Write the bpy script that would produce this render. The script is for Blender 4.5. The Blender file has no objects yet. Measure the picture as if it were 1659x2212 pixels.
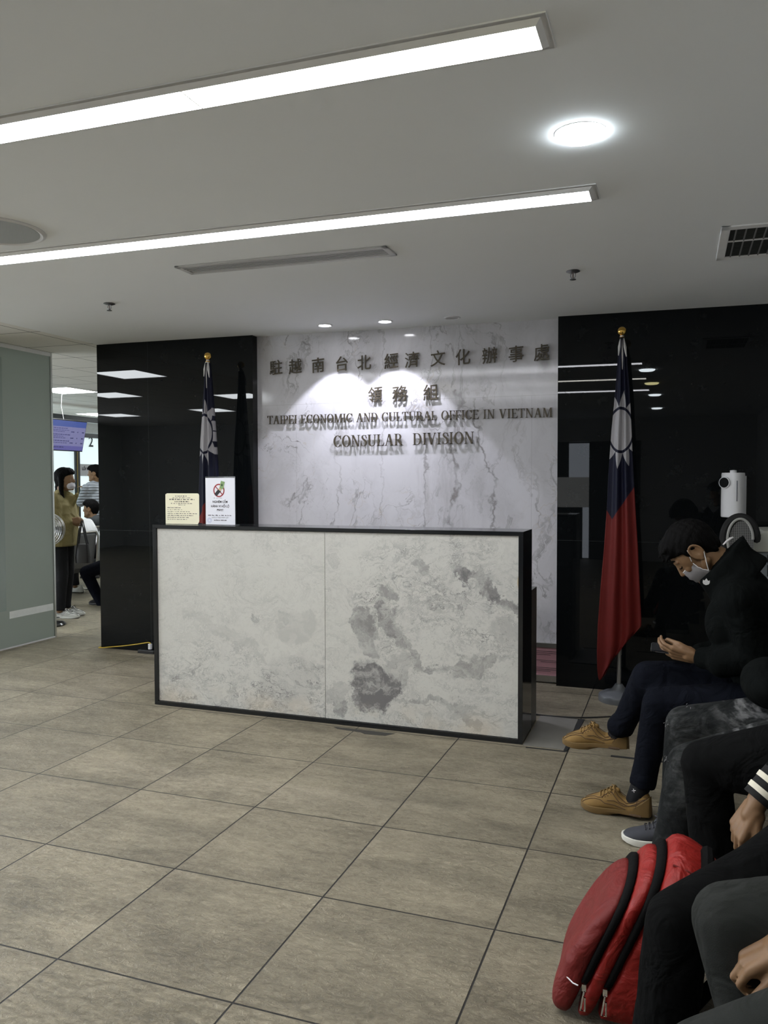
import bpy, bmesh, math, random
from mathutils import Vector, Matrix
random.seed(7)
PI = math.pi
sc = bpy.context.scene
COL = sc.collection

# ------------------------------------------------------------------ camera, world, exposure
CAM = Vector((4.7343, -4.2853, 1.4297))
cR = Vector((0.93935097, 0.34294935, -0.00234533))
cU = Vector((-0.01076006, 0.036306, 0.99928279))
cF = Vector((-0.34278853, 0.93865202, -0.03779423))
FPX = 1740.35
cam_d = bpy.data.cameras.new('camera')
cam_d.sensor_fit = 'HORIZONTAL'
cam_d.sensor_width = 36.0
cam_d.lens = FPX / 1659 * 36.0
cam_d.clip_start = 0.05
cam = bpy.data.objects.new('camera', cam_d)
COL.objects.link(cam)
cam.matrix_world = Matrix(((cR.x, cU.x, -cF.x, CAM.x), (cR.y, cU.y, -cF.y, CAM.y), (cR.z, cU.z, -cF.z, CAM.z), (0, 0, 0, 1)))
sc.camera = cam
wld = bpy.data.worlds.new('world')
sc.world = wld
wld.use_nodes = True
wld.node_tree.nodes['Background'].inputs[0].default_value = (0.5, 0.55, 0.6, 1)
wld.node_tree.nodes['Background'].inputs[1].default_value = 0.02
sc.view_settings.view_transform = 'Standard'
sc.view_settings.look = 'None'
sc.view_settings.gamma = 1.0
sc.view_settings.use_curve_mapping = False
sc.view_settings.exposure = 0.38
L_STRIP = 22.0
L_DOWN = 34.0
L_TROF = 26.0
P_SPOT = 42.0


def ray(u, v):
    return cF + cR * ((u - 829.5) / FPX) - cU * ((v - 1106) / FPX)


def at(u, v, y):          # a measured point of the photograph, at depth y
    d = ray(u, v)
    return CAM + d * ((y - CAM.y) / d.y)


def atx(u, v, x):
    d = ray(u, v)
    return CAM + d * ((x - CAM.x) / d.x)


def zc(x):                # the ceiling falls very slightly to the right
    return 2.56 - 0.0105 * (x - 3.95)


# ------------------------------------------------------------------ materials
class X:
    """tiny algebra over shader Math nodes"""
    def __init__(s, nt, v):
        s.nt, s.v = nt, v

    def _op(s, op, *a, clamp=False):
        n = s.nt.nodes.new('ShaderNodeMath')
        n.operation = op
        n.use_clamp = clamp
        for i, q in enumerate((s,) + a):
            q = q.v if isinstance(q, X) else q
            if isinstance(q, (int, float)):
                n.inputs[i].default_value = q
            else:
                s.nt.links.new(q, n.inputs[i])
        return X(s.nt, n.outputs[0])

    def __add__(s, o): return s._op('ADD', o)
    def __radd__(s, o): return s._op('ADD', o)
    def __sub__(s, o): return s._op('SUBTRACT', o)
    def __rsub__(s, o): return X(s.nt, o)._op('SUBTRACT', s)
    def __mul__(s, o): return s._op('MULTIPLY', o)
    def __rmul__(s, o): return s._op('MULTIPLY', o)
    def __truediv__(s, o): return s._op('DIVIDE', o)
    def abs(s): return s._op('ABSOLUTE')
    def frac(s): return s._op('FRACT')
    def floor(s): return s._op('FLOOR')
    def sqrt(s): return s._op('SQRT')
    def pow(s, e): return s._op('POWER', e)
    def lt(s, o): return s._op('LESS_THAN', o)
    def gt(s, o): return s._op('GREATER_THAN', o)
    def max(s, o): return s._op('MAXIMUM', o)
    def min(s, o): return s._op('MINIMUM', o)
    def clamp(s): return s._op('ADD', 0.0, clamp=True)
    def atan2(s, o): return s._op('ARCTAN2', o)

    def ramp(s, a, b):      # smoothstep from a (0) to b (1)
        n = s.nt.nodes.new('ShaderNodeMapRange')
        n.interpolation_type = 'SMOOTHSTEP'
        s.nt.links.new(s.v, n.inputs[0])
        n.inputs[1].default_value = a
        n.inputs[2].default_value = b
        return X(s.nt, n.outputs[0])


class M:
    """material builder"""
    def __init__(s, name, color=(.5, .5, .5), rough=.5, metal=0, spec=.5):
        s.m = bpy.data.materials.new(name)
        s.m.use_nodes = True
        s.nt = s.m.node_tree
        s.b = s.nt.nodes['Principled BSDF']
        s.b.inputs['Base Color'].default_value = (*color, 1)
        s.b.inputs['Roughness'].default_value = rough
        s.b.inputs['Metallic'].default_value = metal
        s.b.inputs['Specular IOR Level'].default_value = spec
        t = s.nt.nodes.new('ShaderNodeTexCoord')
        s.co = t.outputs['Object']

    def xyz(s, vec=None):
        n = s.nt.nodes.new('ShaderNodeSeparateXYZ')
        s.nt.links.new(vec or s.co, n.inputs[0])
        return [X(s.nt, o) for o in n.outputs]

    def vec(s, x, y, z):
        n = s.nt.nodes.new('ShaderNodeCombineXYZ')
        for i, q in enumerate((x, y, z)):
            q = q.v if isinstance(q, X) else q
            if isinstance(q, (int, float)):
                n.inputs[i].default_value = q
            else:
                s.nt.links.new(q, n.inputs[i])
        return n.outputs[0]

    def noise(s, scale, detail=4, rough=.55, vec=None, dist=0.0, color=False):
        n = s.nt.nodes.new('ShaderNodeTexNoise')
        n.inputs['Scale'].default_value = scale
        n.inputs['Detail'].default_value = detail
        n.inputs['Roughness'].default_value = rough
        n.inputs['Distortion'].default_value = dist
        s.nt.links.new(vec or s.co, n.inputs['Vector'])
        return n.outputs['Color'] if color else X(s.nt, n.outputs[0])

    def mix(s, f, a, b):
        n = s.nt.nodes.new('ShaderNodeMix')
        n.data_type = 'RGBA'
        for i, q in ((0, f), (6, a), (7, b)):
            q = q.v if isinstance(q, X) else q
            if isinstance(q, (int, float)):
                n.inputs[i].default_value = q
            elif isinstance(q, tuple):
                n.inputs[i].default_value = (*q, 1)
            else:
                s.nt.links.new(q, n.inputs[i])
        return n.outputs[2]

    def color(s, sock):
        s.nt.links.new(sock, s.b.inputs['Base Color'])
        return s

    def rough(s, x):
        s.nt.links.new(x.v, s.b.inputs['Roughness'])
        return s

    def bump(s, h, strength=.3, dist=.01):
        n = s.nt.nodes.new('ShaderNodeBump')
        n.inputs['Strength'].default_value = strength
        n.inputs['Distance'].default_value = dist
        s.nt.links.new(h.v, n.inputs['Height'])
        s.nt.links.new(n.outputs[0], s.b.inputs['Normal'])
        return s

    def emit(s, color, strength):
        s.b.inputs['Emission Color'].default_value = (*color, 1)
        s.b.inputs['Emission Strength'].default_value = strength
        return s


def plain(name, color, rough=.5, metal=0, spec=.5, var=.12, scale=30, bump=0.0, bscale=300):
    """paint, plastic or metal with a little unevenness"""
    a = M(name, color, rough, metal, spec)
    n = a.noise(scale, 3)
    lo = tuple(c * (1 - var) for c in color)
    hi = tuple(min(1, c * (1 + var)) for c in color)
    a.color(a.mix(n, lo, hi))
    if bump:
        a.bump(a.noise(bscale, 2), bump, .002)
    return a.m


def cloth(name, color, rough=.85, var=.25, scale=9, fold=.35, fscale=7, spec=.25, sheen=0.0):
    """woven cloth: uneven colour, creases and weave as bump"""
    a = M(name, color, rough, 0, spec)
    n = a.noise(scale, 4)
    a.color(a.mix(n, tuple(c * (1 - var) for c in color), tuple(min(1, c * (1 + var)) for c in color)))
    w = a.noise(fscale, 3, .5, dist=1.2) * 4 + a.noise(420, 2) * .12
    a.bump(w, fold, .012)
    a.b.inputs['Sheen Weight'].default_value = sheen
    return a.m


def lamp_mat(name, color, strength, base=.8):
    a = M(name, (base, base, base), .6 if base > .1 else .2)
    return a.emit(color, strength).m


# ------------------------------------------------------------------ mesh helpers
class MB:
    """collects shapes and links them as ONE mesh object"""
    def __init__(s):
        s.v, s.f, s.mi = [], [], []

    def add(s, vs, fs, mi=0):
        o = len(s.v)
        s.v += [tuple(q) for q in vs]
        s.f += [tuple(i + o for i in q) for q in fs]
        s.mi += [mi] * len(fs)
        return s

    def box(s, a, b, mi=0, mat=None):
        x0, y0, z0 = a
        x1, y1, z1 = b
        vs = [(x0, y0, z0), (x1, y0, z0), (x1, y1, z0), (x0, y1, z0), (x0, y0, z1), (x1, y0, z1), (x1, y1, z1), (x0, y1, z1)]
        if mat is not None:
            vs = [mat @ Vector(q) for q in vs]
        return s.add(vs, [(0, 3, 2, 1), (4, 5, 6, 7), (0, 1, 5, 4), (1, 2, 6, 5), (2, 3, 7, 6), (3, 0, 4, 7)], mi)

    def rings(s, rs, closed=True, caps=True, mi=0):
        n = len(rs[0])
        vs = [q for r in rs for q in r]
        fs = []
        for i in range(len(rs) - 1):
            for j in range(n if closed else n - 1):
                k = (j + 1) % n
                fs.append((i * n + j, i * n + k, (i + 1) * n + k, (i + 1) * n + j))
        if caps and closed:
            fs.append(tuple(range(n - 1, -1, -1)))
            fs.append(tuple((len(rs) - 1) * n + j for j in range(n)))
        return s.add(vs, fs, mi)

    def tube(s, path, r, n=8, mi=0, close=False):
        P = [Vector(q) for q in path]
        R = r if isinstance(r, (list, tuple)) else [r] * len(P)
        rs = []
        prev = None
        for i, q in enumerate(P):
            if close:
                t = P[(i + 1) % len(P)] - P[i - 1]
            else:
                t = P[min(i + 1, len(P) - 1)] - P[max(i - 1, 0)]
            t.normalize()
            if prev is None:
                a = t.orthogonal().normalized()
            else:
                a = (prev - t * prev.dot(t))
                a = a.normalized() if a.length > 1e-6 else t.orthogonal().normalized()
            prev = a
            b = t.cross(a)
            rs.append([q + (a * math.cos(2 * PI * k / n) + b * math.sin(2 * PI * k / n)) * R[i] for k in range(n)])
        if close:
            rs.append(rs[0])
        return s.rings(rs, True, not close, mi)

    def lathe(s, prof, c=(0, 0, 0), n=32, mi=0, mat=None):
        rs = []
        for r, z in prof:
            ring = [Vector((c[0] + r * math.cos(2 * PI * k / n), c[1] + r * math.sin(2 * PI * k / n), c[2] + z)) for k in range(n)]
            if mat is not None:
                ring = [mat @ q for q in ring]
            rs.append(ring)
        return s.rings(rs, True, True, mi)

    def sphere(s, c, r, rot=None, n=20, m=14, mi=0):
        c = Vector(c)
        r = r if isinstance(r, (list, tuple)) else (r, r, r)
        rs = []
        for i in range(m + 1):
            a = PI * (i + (.02 if i == 0 else -.02 if i == m else 0)) / m
            ring = []
            for k in range(n):
                b = 2 * PI * k / n
                q = Vector((r[0] * math.sin(a) * math.cos(b), r[1] * math.sin(a) * math.sin(b), -r[2] * math.cos(a)))
                ring.append(c + (rot @ q if rot is not None else q))
            rs.append(ring)
        return s.rings(rs, True, True, mi)

    def capsule(s, p, r0, q, r1, n=14, mi=0):
        p, q = Vector(p), Vector(q)
        t = (q - p)
        L = t.length
        t = t.normalized() if L > 1e-6 else Vector((0, 0, 1))
        a = t.orthogonal().normalized()
        b = t.cross(a)
        rs = []
        for i in range(5):
            h = PI / 2 * (1 - i / 4) * .98
            rs.append((p - t * r0 * math.sin(h), r0 * math.cos(h)))
        for i in range(5):
            h = PI / 2 * (i / 4) * .98
            rs.append((q + t * r1 * math.sin(h), r1 * math.cos(h)))
        return s.rings([[c + (a * math.cos(2 * PI * k / n) + b * math.sin(2 * PI * k / n)) * r for k in range(n)] for c, r in rs], True, True, mi)

    def prism(s, poly, f, d, mi=0):
        """polygon in 2D placed by f(x, y) -> 3D, thickened by vector d"""
        P = [Vector(f(*q)) for q in poly]
        d = Vector(d)
        n = len(P)
        return s.add(P + [q + d for q in P], [tuple(range(n - 1, -1, -1)), tuple(range(n, 2 * n))] + [(i, (i + 1) % n, n + (i + 1) % n, n + i) for i in range(n)], mi)

    def build(s, name, mat, parent=None, smooth=False, bevel=0, seg=2, fix=True):
        me = bpy.data.meshes.new(name)
        me.from_pydata(s.v, [], s.f)
        for q in (mat if isinstance(mat, (list, tuple)) else [mat]):
            me.materials.append(q)
        me.polygons.foreach_set('material_index', s.mi)
        if fix:
            bm = bmesh.new()
            bm.from_mesh(me)
            bmesh.ops.recalc_face_normals(bm, faces=bm.faces)
            bm.to_mesh(me)
            bm.free()
        if smooth:
            me.polygons.foreach_set('use_smooth', [True] * len(me.polygons))
            if smooth != 'all':
                try:
                    me.set_sharp_from_angle(angle=math.radians(40))
                except Exception:
                    pass
        o = bpy.data.objects.new(name, me)
        COL.objects.link(o)
        put(o, parent)
        if bevel:
            md = o.modifiers.new('bevel', 'BEVEL')
            md.width = bevel
            md.segments = seg
            md.limit_method = 'ANGLE'
            md.angle_limit = math.radians(35)
        return o


def put(o, parent):
    """hang a mesh that is drawn in world coordinates under its thing"""
    if parent is not None:
        r = parent
        while r.parent is not None:
            r = r.parent
        o.parent = parent
        if parent is r:
            o.matrix_parent_inverse = Matrix.Translation(-Vector(r.location))


def tag(o, label, cat, group=None, kind=None):
    o['label'] = label
    o['category'] = cat
    if group:
        o['group'] = group
    if kind:
        o['kind'] = kind
    return o


def thing(name, label, cat, loc=(0, 0, 0), group=None):
    o = bpy.data.objects.new(name, None)
    o.empty_display_size = .1
    COL.objects.link(o)
    o.location = loc
    return tag(o, label, cat, group)


def struct(o, label=None):
    o['kind'] = 'structure'
    if label:
        o['label'] = label
    return o


def copy_tree(o, parent=None):
    c = o.copy()
    COL.objects.link(c)
    if parent is not None:
        c.parent = parent
    for ch in [q for q in bpy.data.objects if q.parent == o]:
        copy_tree(ch, c)
    return c


def bake(o, mods):
    """evaluate modifiers into a plain mesh"""
    for t, kw in mods:
        md = o.modifiers.new(t, t)
        for k, q in kw.items():
            setattr(md, k, q)
    dg = bpy.context.evaluated_depsgraph_get()
    me = bpy.data.meshes.new_from_object(o.evaluated_get(dg))
    return me


def organic(name, mb, mat, parent=None, voxel=.01, smooth=6, fn=None):
    """melt overlapping shapes into one continuous skin"""
    o = mb.build('melt', mat, None)
    me = bake(o, [('REMESH', dict(mode='VOXEL', voxel_size=voxel)), ('SMOOTH', dict(factor=.5, iterations=smooth))])
    old = o.data
    bpy.data.objects.remove(o)
    bpy.data.meshes.remove(old)
    me.name = name
    if fn:
        new = [fn(q.co.copy(), q.normal.copy()) for q in me.vertices]
        me.vertices.foreach_set('co', [c for q in new for c in q])
    me.polygons.foreach_set('use_smooth', [True] * len(me.polygons))
    if not me.materials:
        me.materials.append(mat)
    r = bpy.data.objects.new(name, me)
    COL.objects.link(r)
    put(r, parent)
    return r


def snap(o, p, out=.001):
    """the nearest point of a mesh's surface, lifted off it a little"""
    ok, q, n, i = o.closest_point_on_mesh(Vector(p))
    return q + n * out


def text_mesh(body, size, f, depth=0.0, bold=0.0, align='CENTER', shear=0.0):
    """text as a mesh placed by f(x, y, z) -> world; returns (verts, faces)"""
    c = bpy.data.curves.new('txt', 'FONT')
    c.body = body
    c.size = size
    c.align_x = align
    c.extrude = depth
    c.offset = bold
    c.resolution_u = 3
    o = bpy.data.objects.new('txt', c)
    COL.objects.link(o)
    dg = bpy.context.evaluated_depsgraph_get()
    me = bpy.data.meshes.new_from_object(o.evaluated_get(dg))
    vs = [Vector(f(q.co.x, q.co.y + shear * q.co.x, q.co.z)) for q in me.vertices]
    fs = [tuple(q.vertices) for q in me.polygons]
    bpy.data.objects.remove(o)
    bpy.data.curves.remove(c)
    bpy.data.meshes.remove(me)
    return vs, fs

# ------------------------------------------------------------------ setting: materials
def floor_mat():
    a = M('floor_tiles', rough=.42, spec=.4)
    x, y, z = a.xyz()
    tx, ty = (x / .6), (y / .6)
    gx = ((tx - tx.floor()) - .5).abs()
    gy = ((ty - ty.floor()) - .5).abs()
    grout = gx.max(gy).ramp(.4942, .4965)
    w = a.nt.nodes.new('ShaderNodeTexWhiteNoise')
    a.nt.links.new(a.vec(tx.floor(), ty.floor(), 0.0), w.inputs['Vector'])
    cell = X(a.nt, w.outputs['Value'])
    sv = a.vec(x * .55 + cell * 9.0, y * 1.5, cell * 5.0)
    big = a.noise(3.0, 5, .6, sv)
    mid = a.noise(16, 5, .65, a.vec(x * .6, y * 1.4, cell * 3.0))
    fine = a.noise(95, 4, .7, a.vec(x * .8, y * 1.2, 0.0))
    grit = a.noise(42, 6, .75, a.vec(x * .75 + cell * 4.0, y * 1.15, 0.0), .6)
    n = (big * .5 + mid * .3 + fine * .25 + grit * .45 - .24).ramp(.28, .76)
    c = a.mix(n, (.118, .10, .064), (.42, .366, .258))
    c = a.mix(cell * .22, c, (.19, .165, .12))
    c = a.mix(grout, c, (.02, .018, .015))
    a.color(c)
    a.rough((fine * .3 + big * .25 + .2))
    h = fine * .5 + grit * 1.2 + mid * .5 - grout * 1.5
    a.bump(h, 1.0, .011)
    return a.m


def black_stone():
    a = M('polished_black_granite', (.006, .007, .0075), .03, 0, .22)
    x, y, z = a.xyz()
    n = a.noise(7, 9, .75)
    f = n.ramp(.56, .8) * .8
    c = a.mix(f, (.0045, .0055, .006), (.016, .019, .02))
    seam = ((z - 1.02).abs().lt(.0013)).max((x - .58).abs().lt(.0012))
    c = a.mix(seam, c, (.03, .032, .033))
    a.color(c)
    a.rough(a.noise(11, 5) * .018 + .003)
    return a.m


def vein(a, vec, scale, width, dist=1.2, detail=8):
    n = a.noise(scale, detail, .6, vec, dist)
    return 1.0 - (n - .5).abs().ramp(0.0, width)


def wall_marble():
    a = M('white_veined_marble', rough=.09, spec=.5)
    x, y, z = a.xyz()
    wob = a.noise(2.2, 4, .6) - .5
    wob2 = a.noise(6.0, 5, .6, a.vec(x + 4.0, y, z)) - .5
    v1 = a.vec(x * 1.25 + wob * .5 + wob2 * .12, y, z * .42 + wob * .3)
    big = vein(a, v1, 2.3, .018, .5)
    v2 = a.vec(x * 1.1 + wob * .7 + 7.3, y, z * .8 + wob * .5)
    thin = vein(a, v2, 2.0, .008, 1.2)
    v3 = a.vec(x + z * .8 + 3.1, y, z * .7 - x * .5)
    diag = vein(a, v3, 2.6, .006, 1.6)
    mask = a.noise(1.7, 3, .5, a.vec(x * .9 + 11.0, y, z * .5)).ramp(.42, .62)
    mask2 = a.noise(2.3, 3, .5, a.vec(x + 2.0, y, z * .6 + 4.0)).ramp(.5, .68)
    cloud = a.noise(3.1, 6, .62, a.vec(x * 1.2 + wob, y, z * .4))
    rv = (1.0 - (x - 3.17 - wob * .35 - wob2 * .16).abs().ramp(.0, .02)) * z.lt(2.1)
    rv2 = (1.0 - (x - 2.99 - wob * .25 - wob2 * .2).abs().ramp(.0, .012))
    rv3 = (1.0 - (x - 3.42 - wob * .5 - wob2 * .3 + (z - 1.6) * .25).abs().ramp(.0, .022)) * z.lt(2.03)
    rv4 = (1.0 - (x - 2.45 - wob * .5 - wob2 * .25 + (z - 2.2) * .35).abs().ramp(.0, .012)) * z.gt(1.9)
    rv5 = (1.0 - (x - 2.62 - wob * .2 - wob2 * .2).abs().ramp(.0, .009))
    broad = (1.0 - (x - 3.1 - wob * .5).abs().ramp(.05, .5)) * a.noise(5, 6, .6, a.vec(x * 1.6, y, z * .35)).ramp(.45, .7)
    knot = vein(a, a.vec(x + wob2 * .3, y, z + wob2 * .3), 7.0, .03, .8) * (1.0 - ((x - 2.42) * (x - 2.42) + (z - 2.47) * (z - 2.47)).sqrt().ramp(.05, .2))
    knot2 = (1.0 - ((x - 3.84) * (x - 3.84) * 3.0 + (z - 2.24 + wob2 * .3) * (z - 2.24 + wob2 * .3)).sqrt().ramp(.02, .12))
    dark = (big * mask * .7).max(thin * mask2 * .85).max(diag * .4 * mask).max(rv * .75).max(rv2 * .65).max(rv3 * .8).max(rv4 * .7).max(rv5 * .45).max(knot * .7).max(knot2 * .6)
    breakup = a.noise(9, 4, .6, a.vec(x + 1.3, y, z * .6)).ramp(.3, .62)
    c = a.mix(cloud.ramp(.35, .75), (.60, .59, .61), (.50, .49, .505))
    c = a.mix(broad * .55, c, (.36, .345, .345))
    c = a.mix(dark * (breakup * .75 + .25), c, (.17, .155, .145))
    rust = mask2 * (1.0 - (a.noise(5, 3, .5, a.vec(x + 20.0, y, z)) - .5).abs().ramp(0.0, .012)) * .3
    c = a.mix(rust, c, (.42, .33, .2))
    seam = ((z - 2.035).abs().lt(.0012)).max((x - 1.908).abs().lt(.001) * z.lt(2.035)).max((x - 3.755).abs().lt(.001) * z.lt(2.035))
    c = a.mix(seam * .5, c, (.25, .24, .23))
    a.color(c)
    return a.m


BLOBS = [  # x, z, rx, rz, turn, strength: the grey clouds that are in the stone
    (3.09, .26, .16, .13, -.6, 1.0), (3.03, .20, .09, .10, .3, .8), (3.22, .33, .12, .10, .6, .45), (3.02, .60, .075, .12, .15, .62),
    (3.07, .48, .06, .07, -.3, .5), (3.19, .60, .05, .17, .55, .75), (3.31, .47, .03, .16, .5, .6), (3.16, .78, .09, .03, -.5, .55),
    (3.66, .90, .13, .028, -.15, .75), (3.77, .83, .12, .032, -.8, .75), (3.89, .735, .09, .04, -.35, .7), (3.37, .94, .06, .025, -.9, .6),
    (3.86, .60, .09, .08, 0, .28), (3.69, .40, .13, .06, .55, .6), (3.43, .355, .05, .022, .1, .7), (3.56, .375, .09, .018, .4, .55),
    (2.88, .10, .04, .06, 0, .6), (2.86, .20, .1, .05, .8, .35), (2.60, .56, .14, .10, .2, .2), (2.50, .60, .05, .07, 0, .3), (2.52, .22, .2, .14, .3, .18),
    (3.50, .17, .3, .022, -.05, .5), (3.64, .13, .1, .03, -.7, .5), (2.07, .52, .3, .035, -.35, .25), (2.30, .585, .05, .018, .1, .4),
]


def desk_marble():
    a = M('grey_clouded_marble', rough=.12, spec=.45)
    x, y, z = a.xyz()
    side = x.gt(2.78)
    wx = a.noise(2.6, 6, .62, a.vec(x + side * 3.7, y, z)) - .5
    wz = a.noise(2.6, 6, .62, a.vec(x + 9.1 + side * 5.0, y, z + 3.3)) - .5
    fx = a.noise(8, 9, .72, a.vec(x, y + 1.0, z)) - .5
    fz = a.noise(8, 9, .72, a.vec(x + 5.0, y, z)) - .5
    X1 = x + fx * .26 + wx * .12
    Z1 = z + fz * .26 + wz * .12
    tot = None
    for bx, bz, rx, rz, tn, st in BLOBS:
        c_, s_ = math.cos(tn), math.sin(tn)
        u = ((X1 - bx) * c_ + (Z1 - bz) * s_) / rx
        v = ((Z1 - bz) * c_ - (X1 - bx) * s_) / rz
        e = (1.0 - (u * u + v * v).ramp(.75, 1.2)) * st
        tot = e if tot is None else tot.max(e)
    streak = a.noise(5.5, 7, .68, a.vec(x * 1.0 + wx * 1.6 + z * .6, y, z * 2.4 + wz * 1.6 - x * .5))
    tot = (tot * (streak.ramp(.3, .68) * .95 + .35)).clamp()
    low = (1.0 - (z + wx * .35 - x.gt(2.78) * .0).ramp(.18, .62))
    mid = (1.0 - ((x - 3.45) * (x - 3.45) + (z - .7) * (z - .7) * 1.3).sqrt().ramp(.25, .85)) * side
    zone = (low * (1.0 - side * .35)).max(mid * .9).max(.32)
    sw = vein(a, a.vec(x * 1.3 + wx * 1.5 + z * .5, y, z * 2.5 + wz * 1.4 - x * .4), 3.6, .02, .8, 9)
    sw2 = vein(a, a.vec(x * 1.2 + wz * 1.2 + 4.0, y, z * 2.0 + wx * 1.4), 7.5, .03, .9, 8)
    spk = a.noise(34, 5, .7, a.vec(x * .8 + wx * 2.0, y, z * 1.6 + wz * 2.0 - x * .6)).ramp(.60, .70)
    flow = vein(a, a.vec(x * 2.0 + wx * 2.2 + z * 1.2, y, z * 4.2 + wz * 2.0 - x * 1.3), 2.6, .05, .5, 10)
    brk = a.noise(6, 5, .65, a.vec(x + 3.0, y, z)).ramp(.38, .62)
    fld = a.noise(1.5, 3, .5, a.vec(x * 1.1 + wx * .5 + side * 6.0, y, z * 1.7 + wz * .5))
    ln = 1.0 - (((fld * 15.0 + fx * 1.6).frac()) - .5).abs().ramp(.0, .17)
    ln2 = 1.0 - (((fld * 37.0 + fz * 2.6).frac()) - .5).abs().ramp(.0, .22)
    brk2 = a.noise(4.2, 6, .68, a.vec(x + 7.0, y, z * 1.5)).ramp(.44, .66)
    dark = tot.max(sw * zone * 1.0 * (brk * .7 + .3)).max(sw2 * zone * .55 * brk).max(spk * zone * .6).max(flow * zone * brk * .5).max(ln * zone * brk2 * .8).max(ln2 * zone * brk2 * .45)
    soft = a.noise(2.1, 5, .6, a.vec(x + wx, y, z + wz)).ramp(.4, .75) * zone * .35
    c = a.mix(soft, (.55, .545, .50), (.39, .385, .375))
    c = a.mix(dark, c, (.165, .16, .16))
    warm = (1.0 - z.ramp(.03, .2)) * a.noise(5, 4).ramp(.42, .7) * .4
    c = a.mix(warm, c, (.55, .46, .33))
    st = (1.0 - (((x - 3.935) * (x - 3.935) * 9.0 + (z - .88) * (z - .88)).sqrt() + fx * .04).ramp(.03, .05))
    c = a.mix(st * .8, c, (.42, .31, .14))
    a.color(c)
    return a.m


def grid_ceiling():
    a = M('mineral_fibre_ceiling', rough=.9, spec=.2)
    x, y, z = a.xyz()
    tx, ty = (x + .03) / .6, (y - .12) / .6
    g = ((tx - tx.floor()) - .5).abs().max(((ty - ty.floor()) - .5).abs()).ramp(.490, .4935)
    n = a.noise(60, 3)
    c = a.mix(n, (.72, .71, .68), (.80, .79, .76))
    a.color(a.mix(g, c, (.10, .10, .10)))
    return a.m


def frosted():
    a = M('frosted_green_glass', (.50, .60, .56), .28, 0, .5)
    n = a.noise(5, 2)
    a.color(a.mix(n, (.34, .37, .335), (.36, .39, .355)))
    t = a.nt.nodes.new('ShaderNodeBsdfTranslucent')
    t.inputs[0].default_value = (.48, .51, .465, 1)
    mx = a.nt.nodes.new('ShaderNodeMixShader')
    mx.inputs[0].default_value = .42
    out = a.nt.nodes['Material Output']
    a.nt.links.new(a.b.outputs[0], mx.inputs[1])
    a.nt.links.new(t.outputs[0], mx.inputs[2])
    a.nt.links.new(mx.outputs[0], out.inputs[0])
    return a.m


m_floor = floor_mat()
m_black = black_stone()
m_wmarb = wall_marble()
m_dmarb = desk_marble()
m_plaster = plain('ceiling_plaster', (.84, .86, .87), .85, spec=.2, var=.02, scale=2)
m_grid = grid_ceiling()
m_white = plain('white_wall_paint', (.62, .63, .61), .8, var=.03, scale=2)
m_dim = plain('grey_wall_paint', (.45, .44, .42), .7, var=.05, scale=2)
m_frost = frosted()
m_band_white = plain('whitened_glass_band', (.88, .93, .90), .15, var=.12, scale=14)  # opaque white paints in the brightness seen through the clear band
m_steel = plain('brushed_steel', (.55, .55, .54), .28, 1, var=.08, scale=40)
m_chrome = plain('chrome', (.75, .75, .75), .12, 1, var=.04)
m_trim = plain('grey_white_trim', (.82, .82, .82), .5, var=.04)
m_gtrim = plain('grey_trim', (.55, .55, .55), .5, var=.04)
m_dark = plain('dark_metal', (.03, .032, .035), .35, .3, var=.15)
m_void = plain('dark_recess', (.012, .013, .013), .8, var=.1)
m_bplas = plain('black_plastic', (.012, .012, .013), .4, var=.2)
m_wplas = plain('white_plastic', (.70, .70, .71), .35, var=.03)
m_ink = plain('black_ink', (.03, .03, .035), .7, var=.1)

# ------------------------------------------------------------------ setting: shell
struct(MB().box((-7.2, -8.2, -.12), (6.2, 11.2, 0)).build('floor', m_floor))
HOLES = []


def slab(name, x0, x1, y0, y1, holes, mat, th=.12):
    xs = sorted({x0, x1, *[q for h in holes for q in h[:2]]})
    ys = sorted({y0, y1, *[q for h in holes for q in h[2:]]})
    xs = [q for q in xs if x0 <= q <= x1]
    ys = [q for q in ys if y0 <= q <= y1]
    b = MB()
    for i in range(len(xs) - 1):
        for j in range(len(ys) - 1):
            a, c, d, e = xs[i], xs[i + 1], ys[j], ys[j + 1]
            mx, my = (a + c) / 2, (d + e) / 2
            if any(h[0] < mx < h[1] and h[2] < my < h[3] for h in holes):
                continue
            vs = [(a, d, zc(a)), (c, d, zc(c)), (c, e, zc(c)), (a, e, zc(a))]
            vs += [(q[0], q[1], q[2] + th) for q in vs]
            b.add(vs, [(0, 3, 2, 1), (4, 5, 6, 7), (0, 1, 5, 4), (1, 2, 6, 5), (2, 3, 7, 6), (3, 0, 4, 7)])
    return struct(b.build(name, mat))


STRIPS = [(1.06, 4.41, -2.285, -2.142), (1.02, 4.415, -1.092, -.942), (1.0, 4.40, -3.48, -3.29)]
TROF = [(-1.23, -.63, -.66, -.06), (-2.9, -2.3, -2.46, -1.86), (-1.23, -.63, -3.06, -2.46), (-2.9, -2.3, -5.0, -4.4),
        (-5.2, -4.6, -5.5, -4.9), (-5.2, -4.6, -1.9, -1.3), (-3.12, -2.52, 3.94, 4.54), (-5.4, -4.8, 7.4, 8.0), (-3.12, -2.52, 7.4, 8.0), (-5.4, -4.8, 3.94, 4.54), (-.6, 0, 5.14, 5.74), (-1.23, -.63, 3.34, 3.94), (-3.12, -2.52, 9.2, 9.8)]
slab('ceiling', .07, 6.2, -8.2, 1.6, STRIPS, m_plaster)
slab('ceiling_tiles', -7.2, .07, -8.2, 11.2, TROF, m_grid)
slab('ceiling_tiles_back', .07, 1.6, 1.6, 11.2, [], m_grid)
struct(MB().box((.065, 1.37, 0), (1.567, 1.62, 2.598)).build('wall_back_left', m_black))
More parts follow.
